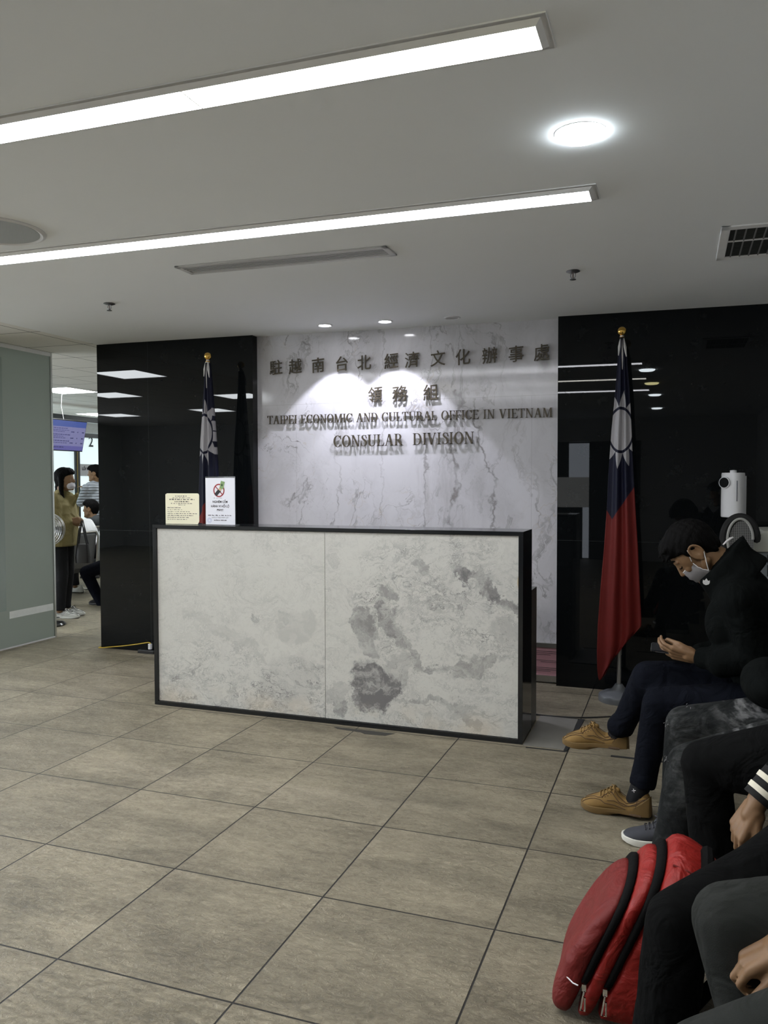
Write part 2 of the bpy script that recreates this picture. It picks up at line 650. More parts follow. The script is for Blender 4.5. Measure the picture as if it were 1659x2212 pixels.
struct(MB().box((3.947, 1.37, 0), (6.1, 1.62, 2.58)).build('wall_back_right', m_black))
struct(MB().box((1.5, 1.445, .0), (4.0, 1.62, 2.59)).build('wall_back', m_wmarb))
struct(MB().box((5.98, -8.2, 0), (6.14, 1.4, 2.56)).build('wall_right', m_dim))
struct(MB().box((-7.2, -8.2, 0), (-7.04, 11.2, 2.70)).build('wall_left', m_white))
struct(MB().box((-7.2, 11.0, 0), (1.6, 11.2, 2.70)).build('wall_far', m_white))
struct(MB().box((1.4, 1.6, 0), (1.56, 11.2, 2.62)).build('wall_waiting_room', m_white))
w = MB().box((-7.2, -8.2, 0), (1.2, -8.04, 2.7)).box((4.1, -8.2, 0), (6.2, -8.04, 2.6)).box((1.2, -8.2, 2.15), (4.1, -8.04, 2.7))
struct(w.build('wall_entrance', m_dim))
struct(MB().box((1.2, -8.12, 0), (2.62, -8.09, 2.15)).box((3.22, -8.12, 0), (4.1, -8.09, 2.15)).box((2.62, -8.12, 0), (3.08, -8.09, .95)).box((2.62, -8.12, 1.5), (2.84, -8.09, 2.15)).build('door_1', plain('dark_door_leaf', (.03, .03, .03), .5)))
d = MB().box((2.84, -8.12, 1.5), (3.20, -8.09, 2.12)).box((3.09, -8.12, .02), (3.20, -8.09, .95))
struct(d.build('door_2', lamp_mat('daylight_behind_door_glass', (.80, .88, 1.0), 3.0)))
struct(MB().box((2.62, -8.12, .95), (3.20, -8.09, 1.5)).build('door_3', lamp_mat('daylight_behind_frosted_band', (.85, .86, .84), 1.1)))

# unseen glowing panes added in the left hall to brighten the ceiling
b = MB()
for k in range(6):
    y0 = -5.6 + k * 1.45
    b.box((-7.03, y0, .95), (-7.02, y0 + 1.38, 2.5))
struct(b.build('added_fill_window', lamp_mat('added_ceiling_fill', (.82, .90, 1.0), 9.0)))

# pink notice board under the marble, between two grey rails
pk = M('pink_board', (.36, .19, .21), .45)
x_, y_, z_ = pk.xyz()
pk.color(pk.mix(pk.noise(14, 3), (.33, .17, .19), (.40, .21, .235)))
t = thing('notice_strip', 'pink printed board between grey rails low on the wall behind the desk', 'notice board', (3.0, 1.44, .04))
MB().box((1.575, 1.425, .055), (3.945, 1.443, .255)).build('board', pk.m, t)
MB().box((1.575, 1.415, .255), (3.945, 1.443, .285)).build('rail', m_steel, t)
MB().box((1.575, 1.415, .012), (3.945, 1.443, .055)).build('rail', m_steel, t)
b = MB()
for zz, a0, a1 in ((.225, 3.70, 3.945), (.212, 3.70, 3.945), (.200, 3.70, 3.90), (.160, 3.71, 3.945), (.149, 3.72, 3.80), (.149, 3.83, 3.945), (.108, 3.71, 3.945), (.095, 3.71, 3.945), (.084, 3.71, 3.90)):
    b.box((a0, 1.4235, zz), (a1, 1.4255, zz + .0028))
b.build('print', m_ink, t)

# frosted glass partition on the left, end-on to the desk
GX = -.66
struct(MB().box((GX - .012, .55, .012), (GX, 1.612, 2.575)).build('window_2', m_frost), 'frosted green glass partition')
struct(MB().box((GX - .006, 1.085, .256), (GX + .0025, 1.60, .318)).build('window_2_clear_band', m_band_white))
struct(MB().box((GX - .006, .55, .33), (GX + .0022, 1.052, 2.49)).build('window_2_clear_edge', plain('pale_glass', (.36, .42, .39), .2, var=.05)))
struct(MB().box((GX - .02, 1.612, 0), (GX + .008, 1.632, 2.605), 0).build('trim_1', m_steel))
struct(MB().box((GX - .02, .55, 2.575), (GX + .008, 1.612, 2.607), 0).box((GX - .02, .55, 0), (GX + .008, 1.612, .012)).build('trim_2', m_trim))

# cut floor tile and channels beside the desk
struct(MB().box((3.96, .02, 0), (4.185, .60, .004)).build('trim_3', plain('grey_screed', (.18, .172, .152), .5, var=.2, scale=8)))
struct(MB().prism([(4.178, .0), (4.196, .0), (4.222, .61), (4.190, .61)], lambda x, y: (x, y, .0005), (0, 0, .004)).box((3.98, -.012, 0), (4.19, -.002, .003)).box((3.98, .598, 0), (4.2, .612, .003)).build('trim_4', m_void))
struct(MB().box((4.42, -.006, 0), (5.2, .012, .004)).build('trim_5', m_void))
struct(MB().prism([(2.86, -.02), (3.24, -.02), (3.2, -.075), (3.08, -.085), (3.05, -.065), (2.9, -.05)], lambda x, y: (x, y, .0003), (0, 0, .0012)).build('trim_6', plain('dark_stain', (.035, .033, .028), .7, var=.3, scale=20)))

# ------------------------------------------------------------------ ceiling fixtures
SL = -.0105


def strip_light(h, label, mat, seams):
    x0, x1, y0, y1 = h
    t = thing('linear_ceiling_light', label, 'ceiling light', ((x0 + x1) / 2, (y0 + y1) / 2, zc((x0 + x1) / 2)), 'long recessed ceiling lights')
    b = MB()

    def q(x, y, dz):
        return (x, y, zc(x) + dz)
    e = .014
    for a in (((x0 - e, y0 - e), (x1 + e, y0), (0, 1)), ((x0 - e, y1), (x1 + e, y1 + e), (0, 1)), ((x0 - e, y0), (x0, y1), (0, 1)), ((x1, y0), (x1 + e, y1), (0, 1))):
        (ax, ay), (bx, by), _ = a
        vs = [q(ax, ay, -.004), q(bx, ay, -.004), q(bx, by, -.004), q(ax, by, -.004), q(ax, ay, .002), q(bx, ay, .002), q(bx, by, .002), q(ax, by, .002)]
        b.add(vs, [(0, 3, 2, 1), (4, 5, 6, 7), (0, 1, 5, 4), (1, 2, 6, 5), (2, 3, 7, 6), (3, 0, 4, 7)])
    i = .016
    dp = -.014
    o4 = [q(x0, y0, -.003), q(x1, y0, -.003), q(x1, y1, -.003), q(x0, y1, -.003)]
    i4 = [q(x0 + i, y0 + i, dp - .002), q(x1 - i, y0 + i, dp - .002), q(x1 - i, y1 - i, dp - .002), q(x0 + i, y1 - i, dp - .002)]
    b.add(o4 + i4, [(k, (k + 1) % 4, 4 + (k + 1) % 4, 4 + k) for k in range(4)])
    b.build('frame', m_trim, t)
    cuts = [x0 + .014] + seams + [x1 - .014]
    for k in range(len(cuts) - 1):
        c = MB()
        ax, bx = cuts[k] + .0015, cuts[k + 1] - .0015
        vs = [q(ax, y0 + .0155, dp), q(bx, y0 + .0155, dp), q(bx, y1 - .0155, dp), q(ax, y1 - .0155, dp)]
        vs += [(v[0], v[1], v[2] + .006) for v in vs]
        c.add(vs, [(0, 3, 2, 1), (4, 5, 6, 7), (0, 1, 5, 4), (1, 2, 6, 5), (2, 3, 7, 6), (3, 0, 4, 7)])
        c.build('diffuser', mat[k % len(mat)], t)
    for s in seams:
        c = MB()
        vs = [q(s - .002, y0 + .016, dp - .002), q(s + .002, y0 + .016, dp - .002), q(s + .002, y1 - .016, dp - .002), q(s - .002, y1 - .016, dp - .002)]
        vs += [(v[0], v[1], v[2] + .004) for v in vs]
        c.add(vs, [(0, 3, 2, 1), (4, 5, 6, 7), (0, 1, 5, 4), (1, 2, 6, 5), (2, 3, 7, 6), (3, 0, 4, 7)])
        c.build('joint_strip', m_white, t)
    h_ = MB()
    vs = [q(x0 - .012, y0 - .012, dp + .01), q(x1 + .012, y0 - .012, dp + .01), q(x1 + .012, y1 + .012, dp + .01), q(x0 - .012, y1 + .012, dp + .01)]
    vs += [(v[0], v[1], v[2] + .06) for v in vs]
    h_.add(vs, [(0, 3, 2, 1), (4, 5, 6, 7), (0, 1, 5, 4), (1, 2, 6, 5), (2, 3, 7, 6), (3, 0, 4, 7)])
    h_.build('housing', m_trim, t)
    return t


m_strip = lamp_mat('strip_light_cool', (.93, .94, 1.0), L_STRIP)
m_stripw = lamp_mat('strip_light_warm', (1.0, .98, .90), L_STRIP * .85)
strip_light(STRIPS[0], 'widest long recessed ceiling light, nearest the top of the photo', [m_stripw, m_strip], [2.2, 3.38])
strip_light(STRIPS[1], 'long slim ceiling light between the round lamp and the slotted air grille', [m_strip, m_strip], [1.9, 2.6, 3.5])
strip_light(STRIPS[2], 'third long ceiling light behind the viewer, seen mirrored in the black stone', [m_strip], [2.2, 3.38])

m_down = lamp_mat('downlight_lens_cool', (.86, .95, 1.0), L_DOWN)
m_downy = lamp_mat('downlight_lens_yellow', (1.0, .92, .45), L_DOWN * .5)


def downlight(x, y, label, mat, r=.078):
    z = zc(x)
    t = thing('round_downlight', label, 'ceiling light', (x, y, z), 'round downlights')
    MB().lathe([(r + .006, .001), (r + .005, -.002), (r + .002, -.0025), (r + .002, .001)], (x, y, z), 48).build('trim_ring', m_wplas, t, True)
    MB().lathe([(.002, .0), (r + .001, .0), (r - .001, -.010), (r - .014, -.017), (.002, -.022)], (x, y, z), 48).build('lens', mat, t, True)
    return t


downlight(4.425, -1.578, 'large bright round ceiling lamp between the two long lights', m_down)
downlight(4.435, -2.77, 'yellowish round ceiling lamp above and behind the viewer', m_downy)
downlight(4.435, -4.09, 'round ceiling lamp further back behind the viewer', m_down)
downlight(4.41, -6.14, 'round ceiling lamp furthest back near the entrance', m_down)


def spot_can(x, y, label, on):
    z = zc(x)
    t = thing('small_recessed_spotlight', label, 'ceiling light', (x, y, z), 'small spotlights above the marble wall')
    MB().lathe([(.058, .001), (.058, -.004), (.048, -.006), (.040, .0005)], (x, y, z), 32).build('trim_ring', m_wplas, t, True)
    MB().lathe([(.001, .0), (.041, .0), (.041, -.003), (.001, -.003)], (x, y, z), 32).build('lens', lamp_mat('spot_lens', (.95, .95, 1), 22) if on else plain('unlit_lens', (.32, .32, .32), .3), t, True)
    if on:
        ld = bpy.data.lights.new('spot_lamp', 'SPOT')
        ld.energy = P_SPOT
        ld.color = (.85, .86, 1.0)
        ld.spot_size = math.radians(88)
        ld.spot_blend = .16
        ld.shadow_soft_size = .022
        lo = bpy.data.objects.new('spot_lamp', ld)
        COL.objects.link(lo)
        lo.location = (x, y, z - .012)
        lo.parent = t
        lo.matrix_parent_inverse = Matrix.Translation(-Vector((x, y, z)))


spot_can(2.285, 1.165, 'lit small recessed spotlight above the marble wall, the left of two', True)
spot_can(2.755, 1.165, 'lit small recessed spotlight above the marble wall, the right of two', True)
spot_can(3.245, 1.185, 'unlit grey recessed spotlight above the right half of the marble wall', False)

m_trof = lamp_mat('square_troffer_panel', (.92, .97, 1.0), L_TROF)
TL = ['square ceiling panel light left of the frosted glass, mirrored highest in the black stone', 'square ceiling panel light in the left hall, mirrored second in the black stone', 'square ceiling panel light beside the viewer on the left', 'square ceiling panel light behind the viewer on the far left',
      'square ceiling panel light in the back corner of the left hall', 'square ceiling panel light along the left hall wall', 'bright square ceiling panel over the waiting benches beside the glass edge', 'square ceiling panel light above the service windows, half hidden by black stone',
      'square ceiling panel light deep in the waiting room', 'square ceiling panel light above the service counter staff side', 'square ceiling panel light hidden behind the black stone wall', 'unseen ceiling panel light added over the hidden seats to brighten the waiting room', 'unseen ceiling panel light added at the far end to brighten the waiting room']  # last two panels are unseen, added to brighten the waiting room
for (x0, x1, y0, y1), lb in zip(TROF, TL):
    t = thing('square_ceiling_light', lb, 'ceiling light', ((x0 + x1) / 2, (y0 + y1) / 2, zc((x0 + x1) / 2)), 'square ceiling panel lights')
    z = zc((x0 + x1) / 2)
    MB().box((x0 + .012, y0 + .012, z - .001), (x1 - .012, y1 - .012, z + .01)).build('panel', m_trof, t)
    b = MB()
    for a in (((x0 - .004, y0 - .004), (x1 + .004, y0 + .012)), ((x0 - .004, y1 - .012), (x1 + .004, y1 + .004)), ((x0 - .004, y0), (x0 + .012, y1)), ((x1 - .012, y0), (x1 + .004, y1))):
        b.box((*a[0], z - .006), (*a[1], z + .02))
    b.build('frame', m_trim, t)

# air slot, vent, speaker, sprinklers
x0, x1, y0, y1 = 2.20, 3.40, -.595, -.43
t = thing('slot_air_diffuser', 'long slotted air conditioning diffuser in the plaster ceiling', 'air vent', ((x0 + x1) / 2, (y0 + y1) / 2, zc(2.8)))
q = lambda x, y, d: (x, y, zc(x) + d)


def cbox(b, ax, bx, ay, by, d0, d1):
    vs = [q(ax, ay, d0), q(bx, ay, d0), q(bx, by, d0), q(ax, by, d0), q(ax, ay, d1), q(bx, ay, d1), q(bx, by, d1), q(ax, by, d1)]
    return b.add(vs, [(0, 3, 2, 1), (4, 5, 6, 7), (0, 1, 5, 4), (1, 2, 6, 5), (2, 3, 7, 6), (3, 0, 4, 7)])


b = MB()
for a in ((x0, x1, y0, y0 + .03), (x0, x1, y1 - .03, y1), (x0, x0 + .03, y0, y1), (x1 - .03, x1, y0, y1)):
    cbox(b, *a, -.008, .0)
b.build('frame', m_gtrim, t, bevel=.003)
cbox(MB(), x0 + .02, x1 - .02, y0 + .02, y1 - .02, -.0015, 0).build('dark_backing', m_void, t)  # dark sheet painted for the shade inside the slots
for k in range(5):
    yy = y0 + .043 + k * .02
    cbox(MB(), x0 + .028, x1 - .028, yy - .0035, yy + .0035, -.0065, -.0035).build('slat', m_gtrim, t)

x0, x1, y0, y1 = 4.90, 5.28, -.40, .17
t = thing('square_return_air_grille', 'dark square return air grille with pale frame at the ceiling edge', 'air vent', ((x0 + x1) / 2, (y0 + y1) / 2, zc(5.1)))
b = MB()
for a in ((x0, x1, y0, y0 + .05), (x0, x1, y1 - .05, y1), (x0, x0 + .04, y0, y1), (x1 - .04, x1, y0, y1)):
    cbox(b, *a, -.008, .0)
b.build('frame', m_trim, t, bevel=.003)
cbox(MB(), x0 + .03, x1 - .03, y0 + .03, y1 - .03, -.0015, 0).build('dark_backing', plain('dusty_void', (.02, .024, .022), .8, var=.8, scale=40), t)
for k in range(7):
    xx = x0 + .065 + k * .0415
    cbox(MB(), xx - .003, xx + .003, y0 + .045, y1 - .045, -.007, -.001).build('slat', plain('grey_slat', (.2, .2, .2), .5), t)
cbox(MB(), x0 + .04, x1 - .04, y0 + .24, y0 + .246, -.008, -.002).build('cross_bar', m_trim, t)

t = thing('ceiling_speaker', 'round flush ceiling speaker cut by the left photo edge', 'speaker', (1.79, -1.39, zc(1.79)))
MB().lathe([(.215, .0), (.215, -.006), (.20, -.012), (.186, -.006), (.186, 0)], (1.79, -1.39, zc(1.79)), 56).build('rim', m_wplas, t, True)
sp = M('speaker_mesh', (.40, .42, .43), .6)
x_, y_, z_ = sp.xyz()
sp.bump(((x_ * 900.0)._op('SINE') * (y_ * 900.0)._op('SINE')), .3, .001)
MB().lathe([(.002, -.002), (.187, -.002), (.187, -.008), (.002, -.0085)], (1.79, -1.39, zc(1.79)), 56).build('grille', sp.m, t, True)


def sprinkler(x, y, label):
    z = zc(x)
    t = thing('fire_sprinkler', label, 'sprinkler', (x, y, z), 'ceiling sprinklers')
    g = plain('sprinkler_metal', (.30, .30, .31), .3, .9)
    MB().lathe([(.001, .001), (.034, .0), (.038, -.004), (.026, -.009), (.012, -.012), (.001, -.012)], (x, y, z), 24).build('escutcheon', g, t, True)
    MB().tube([(x - .005, y, z - .01), (x - .012, y, z - .02), (x - .012, y, z - .032), (x - .003, y, z - .044)], .0026).tube([(x + .005, y, z - .01), (x + .012, y, z - .02), (x + .012, y, z - .032), (x + .003, y, z - .044)], .0026).build('yoke', g, t, True)
    MB().tube([(x, y, z - .012), (x, y, z - .042)], .0022).build('bulb', plain('dark_bulb', (.05, .01, .01), .2), t, True)
    MB().lathe([(.001, -.043), (.016, -.044), (.017, -.048), (.001, -.05)], (x, y, z), 20).build('deflector', g, t, True)


sprinkler(4.191, .169, 'metal sprinkler head in the ceiling above the flag right of the desk')
sprinkler(1.257, .055, 'metal sprinkler head in the ceiling above the black stone left of the desk')
sprinkler(-.28, 2.02, 'small dark sprinkler beside the top of the black stone edge')

# ------------------------------------------------------------------ reception desk
m_frame = plain('black_desk_stone', (.010, .011, .012), .12, 0, .5, var=.2, scale=12)
m_gside = plain('grey_laminate', (.075, .078, .072), .35, var=.08)
t = thing('reception_desk', 'long reception desk with two grey clouded marble panels in a black frame', 'desk', (2.77, .16, 0))
x0, x1, y0, y1, H = 1.585, 3.955, .03, .305, 1.158
MB().box((x0, y0, H - .022), (x1, y1, H)).build('top_slab', m_frame, t, bevel=.002)
MB().box((x0, y0, 0), (x0 + .026, y1, H - .022)).build('end_panel', m_frame, t, bevel=.0015)
MB().box((x1 - .026, y0, 0), (x1, y1, H - .022)).build('end_panel', m_frame, t, bevel=.0015)
MB().box((x0 + .026, y0, 0), (x1 - .026, y0 + .03, .026)).build('plinth', m_frame, t)
MB().box((x0 + .026, y0 + .03, .0), (x1 - .026, y1, H - .022)).build('carcass', m_gside, t)
MB().box((x0 + .027, y0 + .012, .027), (2.781, y0 + .03, H - .024)).build('marble_panel', m_dmarb, t, bevel=.0015)
MB().box((2.783, y0 + .012, .027), (x1 - .027, y0 + .03, H - .024)).build('marble_panel', m_dmarb, t, bevel=.0015)
MB().box((x1 - .03, y1, 0), (x1 - .004, .50, .805)).build('side_return', m_gside, t)
MB().box((x0 + .004, y1, 0), (x0 + .03, .50, .805)).build('side_return', m_gside, t)
MB().box((x0 + .03, y1, .74), (x1 - .03, .60, .765)).build('worktop', m_gside, t)

# ------------------------------------------------------------------ signs standing on the desk
m_acr = M('clear_acrylic', (.9, .92, .93), .08, 0, .5)
m_acr.b.inputs['Transmission Weight'].default_value = .9
m_acr.b.inputs['Alpha'].default_value = .35
m_acr = m_acr.m
m_cream = plain('cream_paper', (.80, .76, .56), .6, var=.05, scale=9)
m_paper = plain('white_paper', (.76, .77, .82), .5, var=.03, scale=9)
m_grey_ink = plain('grey_ink', (.20, .20, .22), .7)


def dashes(b, x0, x1, z, y, h, rnd, gap=.004):
    x = x0
    while x < x1 - .004:
        w = min(x1 - x, rnd.uniform(.008, .026))
        for k in range(max(1, int(w / .0045))):
            xx = x + k * .0045
            hh = h * rnd.uniform(.55, 1)
            b.box((xx, y, z), (xx + .0033, y + .0006, z + hh))
        x += w + gap


rnd = random.Random(3)
Y = .12
t = thing('information_card', 'cream notice card standing on the left end of the desk', 'sign', (1.748, Y, H))
a0, a1, z0, z1 = 1.622, 1.874, H + .002, 1.357
r = .012
poly = [(a0, z0), (a1 - r, z0), (a1, z0 + r * 1.6), (a1, z1 - r), (a1 - r * .3, z1 - r * .3), (a1 - r, z1), (a0 + r, z1), (a0, z1 - r * .6)]
MB().prism(poly, lambda x, z: (x, Y, z), (0, .003, 0)).build('card', m_cream, t)
b = MB()
for i, (u0, u1, zz, h) in enumerate(((.30, .66, .177, .006), (.22, .76, .167, .004), (.12, .88, .155, .0075), (.28, .72, .141, .0075), (.17, .83, .130, .005), (.39, .61, .121, .004), (.06, .46, .103, .0055), (.06, .50, .0905, .0035), (.06, .73, .078, .0035), (.06, .95, .0655, .005), (.06, .83, .053, .005), (.06, .70, .0405, .005), (.06, .64, .028, .0045))):
    dashes(b, a0 + (a1 - a0) * u0, a0 + (a1 - a0) * u1, z0 + zz, Y - .0006, h, rnd)
b.build('print', m_ink, t)
MB().box((a0 + .0, Y + .003, H), (a1 + .03, Y + .07, H + .004)).box((a0 + .01, Y + .003, H + .004), (a1 - .01, Y + .006, z1 - .02)).build('stand', m_acr, t)

t = thing('no_bribery_sign', 'white sign with red prohibition ring in a clear holder on the desk', 'sign', (2.028, Y, H))
a0, a1, z0, z1 = 1.923, 2.134, H + .003, 1.455
MB().box((a0, Y, z0), (a1, Y + .001, z1)).build('paper', m_paper, t)
MB().box((a0 - .003, Y + .0012, z0), (a1 + .003, Y + .004, z1 + .009)).box((a0 - .003, Y - .03, H), (a1 + .003, Y + .05, H + .003)).build('holder', m_acr, t)
cx, cz = (a0 + a1) / 2 - .008, 1.376
R_ = .040
b = MB()
n = 48
for k in range(n):
    c0, c1 = 2 * PI * k / n, 2 * PI * (k + 1) / n
    p4 = [(cx + rr * math.cos(c), cz + rr * math.sin(c) * 1.05) for rr, c in ((R_, c0), (R_, c1), (R_ - .0075, c1), (R_ - .0075, c0))]
    b.prism(p4, lambda x, z: (x, Y - .0007, z), (0, .0006, 0))
d = Vector((.7, -.72)) * (R_ - .004)
nn = Vector((.72, .7)) * .0028
b.prism([(cx - d.x + nn.x, cz - d.y + nn.y), (cx + d.x + nn.x, cz + d.y + nn.y), (cx + d.x - nn.x, cz + d.y - nn.y), (cx - d.x - nn.x, cz - d.y - nn.y)], lambda x, z: (x, Y - .0007, z), (0, .0006, 0))
b.build('prohibition_ring', plain('sign_red', (.33, .03, .035), .6), t)


def rot_rect(cx, cz, w, h, ang):
    c, s = math.cos(ang), math.sin(ang)
    return [(cx + u * c - v * s, cz + u * s + v * c) for u, v in ((-w, -h), (w, -h), (w, h), (-w, h))]


b = MB().prism(rot_rect(cx - .012, cz - .016, .011, .018, -.75), lambda x, z: (x, Y - .0014, z), (0, .0006, 0))
b.prism(rot_rect(cx + .004, cz - .001, .012, .004, -.75), lambda x, z: (x, Y - .0014, z), (0, .0006, 0))
b.build('sleeve_drawing', plain('ink_black', (.02, .02, .025), .6), t)
b = MB().prism(rot_rect(cx + .011, cz + .010, .010, .012, -.6), lambda x, z: (x, Y - .0016, z), (0, .0006, 0))
b.build('hand_drawing', plain('drawn_skin', (.55, .42, .25), .6), t)
b = MB().prism(rot_rect(cx + .024, cz + .034, .014, .024, -.25), lambda x, z: (x, Y - .0018, z), (0, .0006, 0))
b.build('banknote_drawing', plain('banknote_green', (.22, .34, .14), .6, var=.4, scale=160), t)
b = MB()
for k in range(20):
    c0, c1 = 2 * PI * k / 20, 2 * PI * (k + 1) / 20
    b.prism([(cx + .023, cz + .034), (cx + .023 + .006 * math.cos(c0), cz + .034 + .007 * math.sin(c0)), (cx + .023 + .006 * math.cos(c1), cz + .034 + .007 * math.sin(c1))], lambda x, z: (x, Y - .0022, z), (0, .0004, 0))
b.build('banknote_seal', plain('banknote_dark', (.03, .07, .03), .6), t)
mx = (a0 + a1) / 2
for body, size, zz, bold in (('NGHIÊM CẤM', .0195, 1.298, .0005), ('HÀNH VI HỐI LỘ', .0195, 1.270, .0005), ('嚴禁行賄', .0135, 1.2475, .0004), ('& XỬ LÝ THEO PHÁP LUẬT', .0112, 1.2015, 0)):
    vs, fs = text_mesh(body, size, lambda x, y, z: (mx + x * .9, Y - .0008, zz + y), 0, bold / 1.0)
    MB().add(vs, fs).build('text_line', m_ink, t, fix=False)
for u0, u1, zz, h, g in ((-.088, .088, 1.2165, .0062, .005), (-.045, .052, 1.186, .0065, .001), (-.045, .022, 1.3275, .003, .004)):
    b = MB()
    dashes(b, mx + u0, mx + u1, zz, Y - .0008, h, rnd, g)
    b.build('text_line', m_ink, t)
b = MB()
for rr in (.016, .010):
    for k in range(32):
        c0, c1 = 2 * PI * k / 32, 2 * PI * (k + 1) / 32
        b.prism([(a0 + .027 + q_ * math.cos(c), 1.187 + q_ * math.sin(c)) for q_, c in ((rr, c0), (rr, c1), (rr - .0018, c1), (rr - .0018, c0))], lambda x, z: (x, Y - .0007, z), (0, .0005, 0))
b.build('stamp', plain('stamp_blue', (.36, .40, .62), .7), t)

# ------------------------------------------------------------------ metal lettering on the marble
m_let = plain('dark_bronze_letters', (.075, .062, .042), .45, .5, .4, var=.25, scale=60)
YL = 1.424
TD = .008


def put_letter(polys, parent, fx):
    b = MB()
    for i, pl in enumerate(polys):
        b.prism(pl, fx, (0, TD + .0003 * (i % 3), 0))
    c = sum((Vector(fx(*q)) for q in polys[0]), Vector()) / len(polys[0])
    b.box((c.x - .002, YL + TD, c.z - .002), (c.x + .002, 1.446, c.z + .002))
    return b.build('letter', m_let, parent)


T, Hh, ST = .115, .05, .032


def rect(x0, y0, x1, y1): return [(x0, y0), (x1, y0), (x1, y1), (x0, y1)]


def serif(cx, y, w, up, t=T):
    """a bracketed foot: w half width, up = +1 at the baseline, -1 at the top"""
    h = t / 2
    return [(cx - w, y), (cx + w, y), (cx + w, y + up * .022), (cx + h + .02, y + up * .05), (cx + h, y + up * .07), (cx - h, y + up * .07), (cx - h - .02, y + up * .05), (cx - w, y + up * .022)]


def stem(cx, t=T, lo=True, hi=True, w=None):
    w = w or t / 2 + .09
    r = [rect(cx - t / 2, 0, cx + t / 2, 1)]
    if lo:
        r.append(serif(cx, 0, w, 1, t))
    if hi:
        r.append(serif(cx, 1, w, -1, t))
    return r


def arc(cx, cy, rx, ry, tw, th, a0, a1, n=22):
    """a band that is tw thick at the sides and th thick at top and bottom"""
    o, i = [], []
    for k in range(n + 1):
        a = a0 + (a1 - a0) * k / n
        c, s = math.cos(a), math.sin(a)
        o.append((cx + rx * c, cy + ry * s))
        i.append((cx + (rx - tw) * c, cy + (ry - th) * s))
    return [[o[k], o[k + 1], i[k + 1], i[k]] for k in range(n)]


def diag(xa, ya, xb, yb, t):
    return [[(xa - t / 2, ya), (xa + t / 2, ya), (xb + t / 2, yb), (xb - t / 2, yb)]]


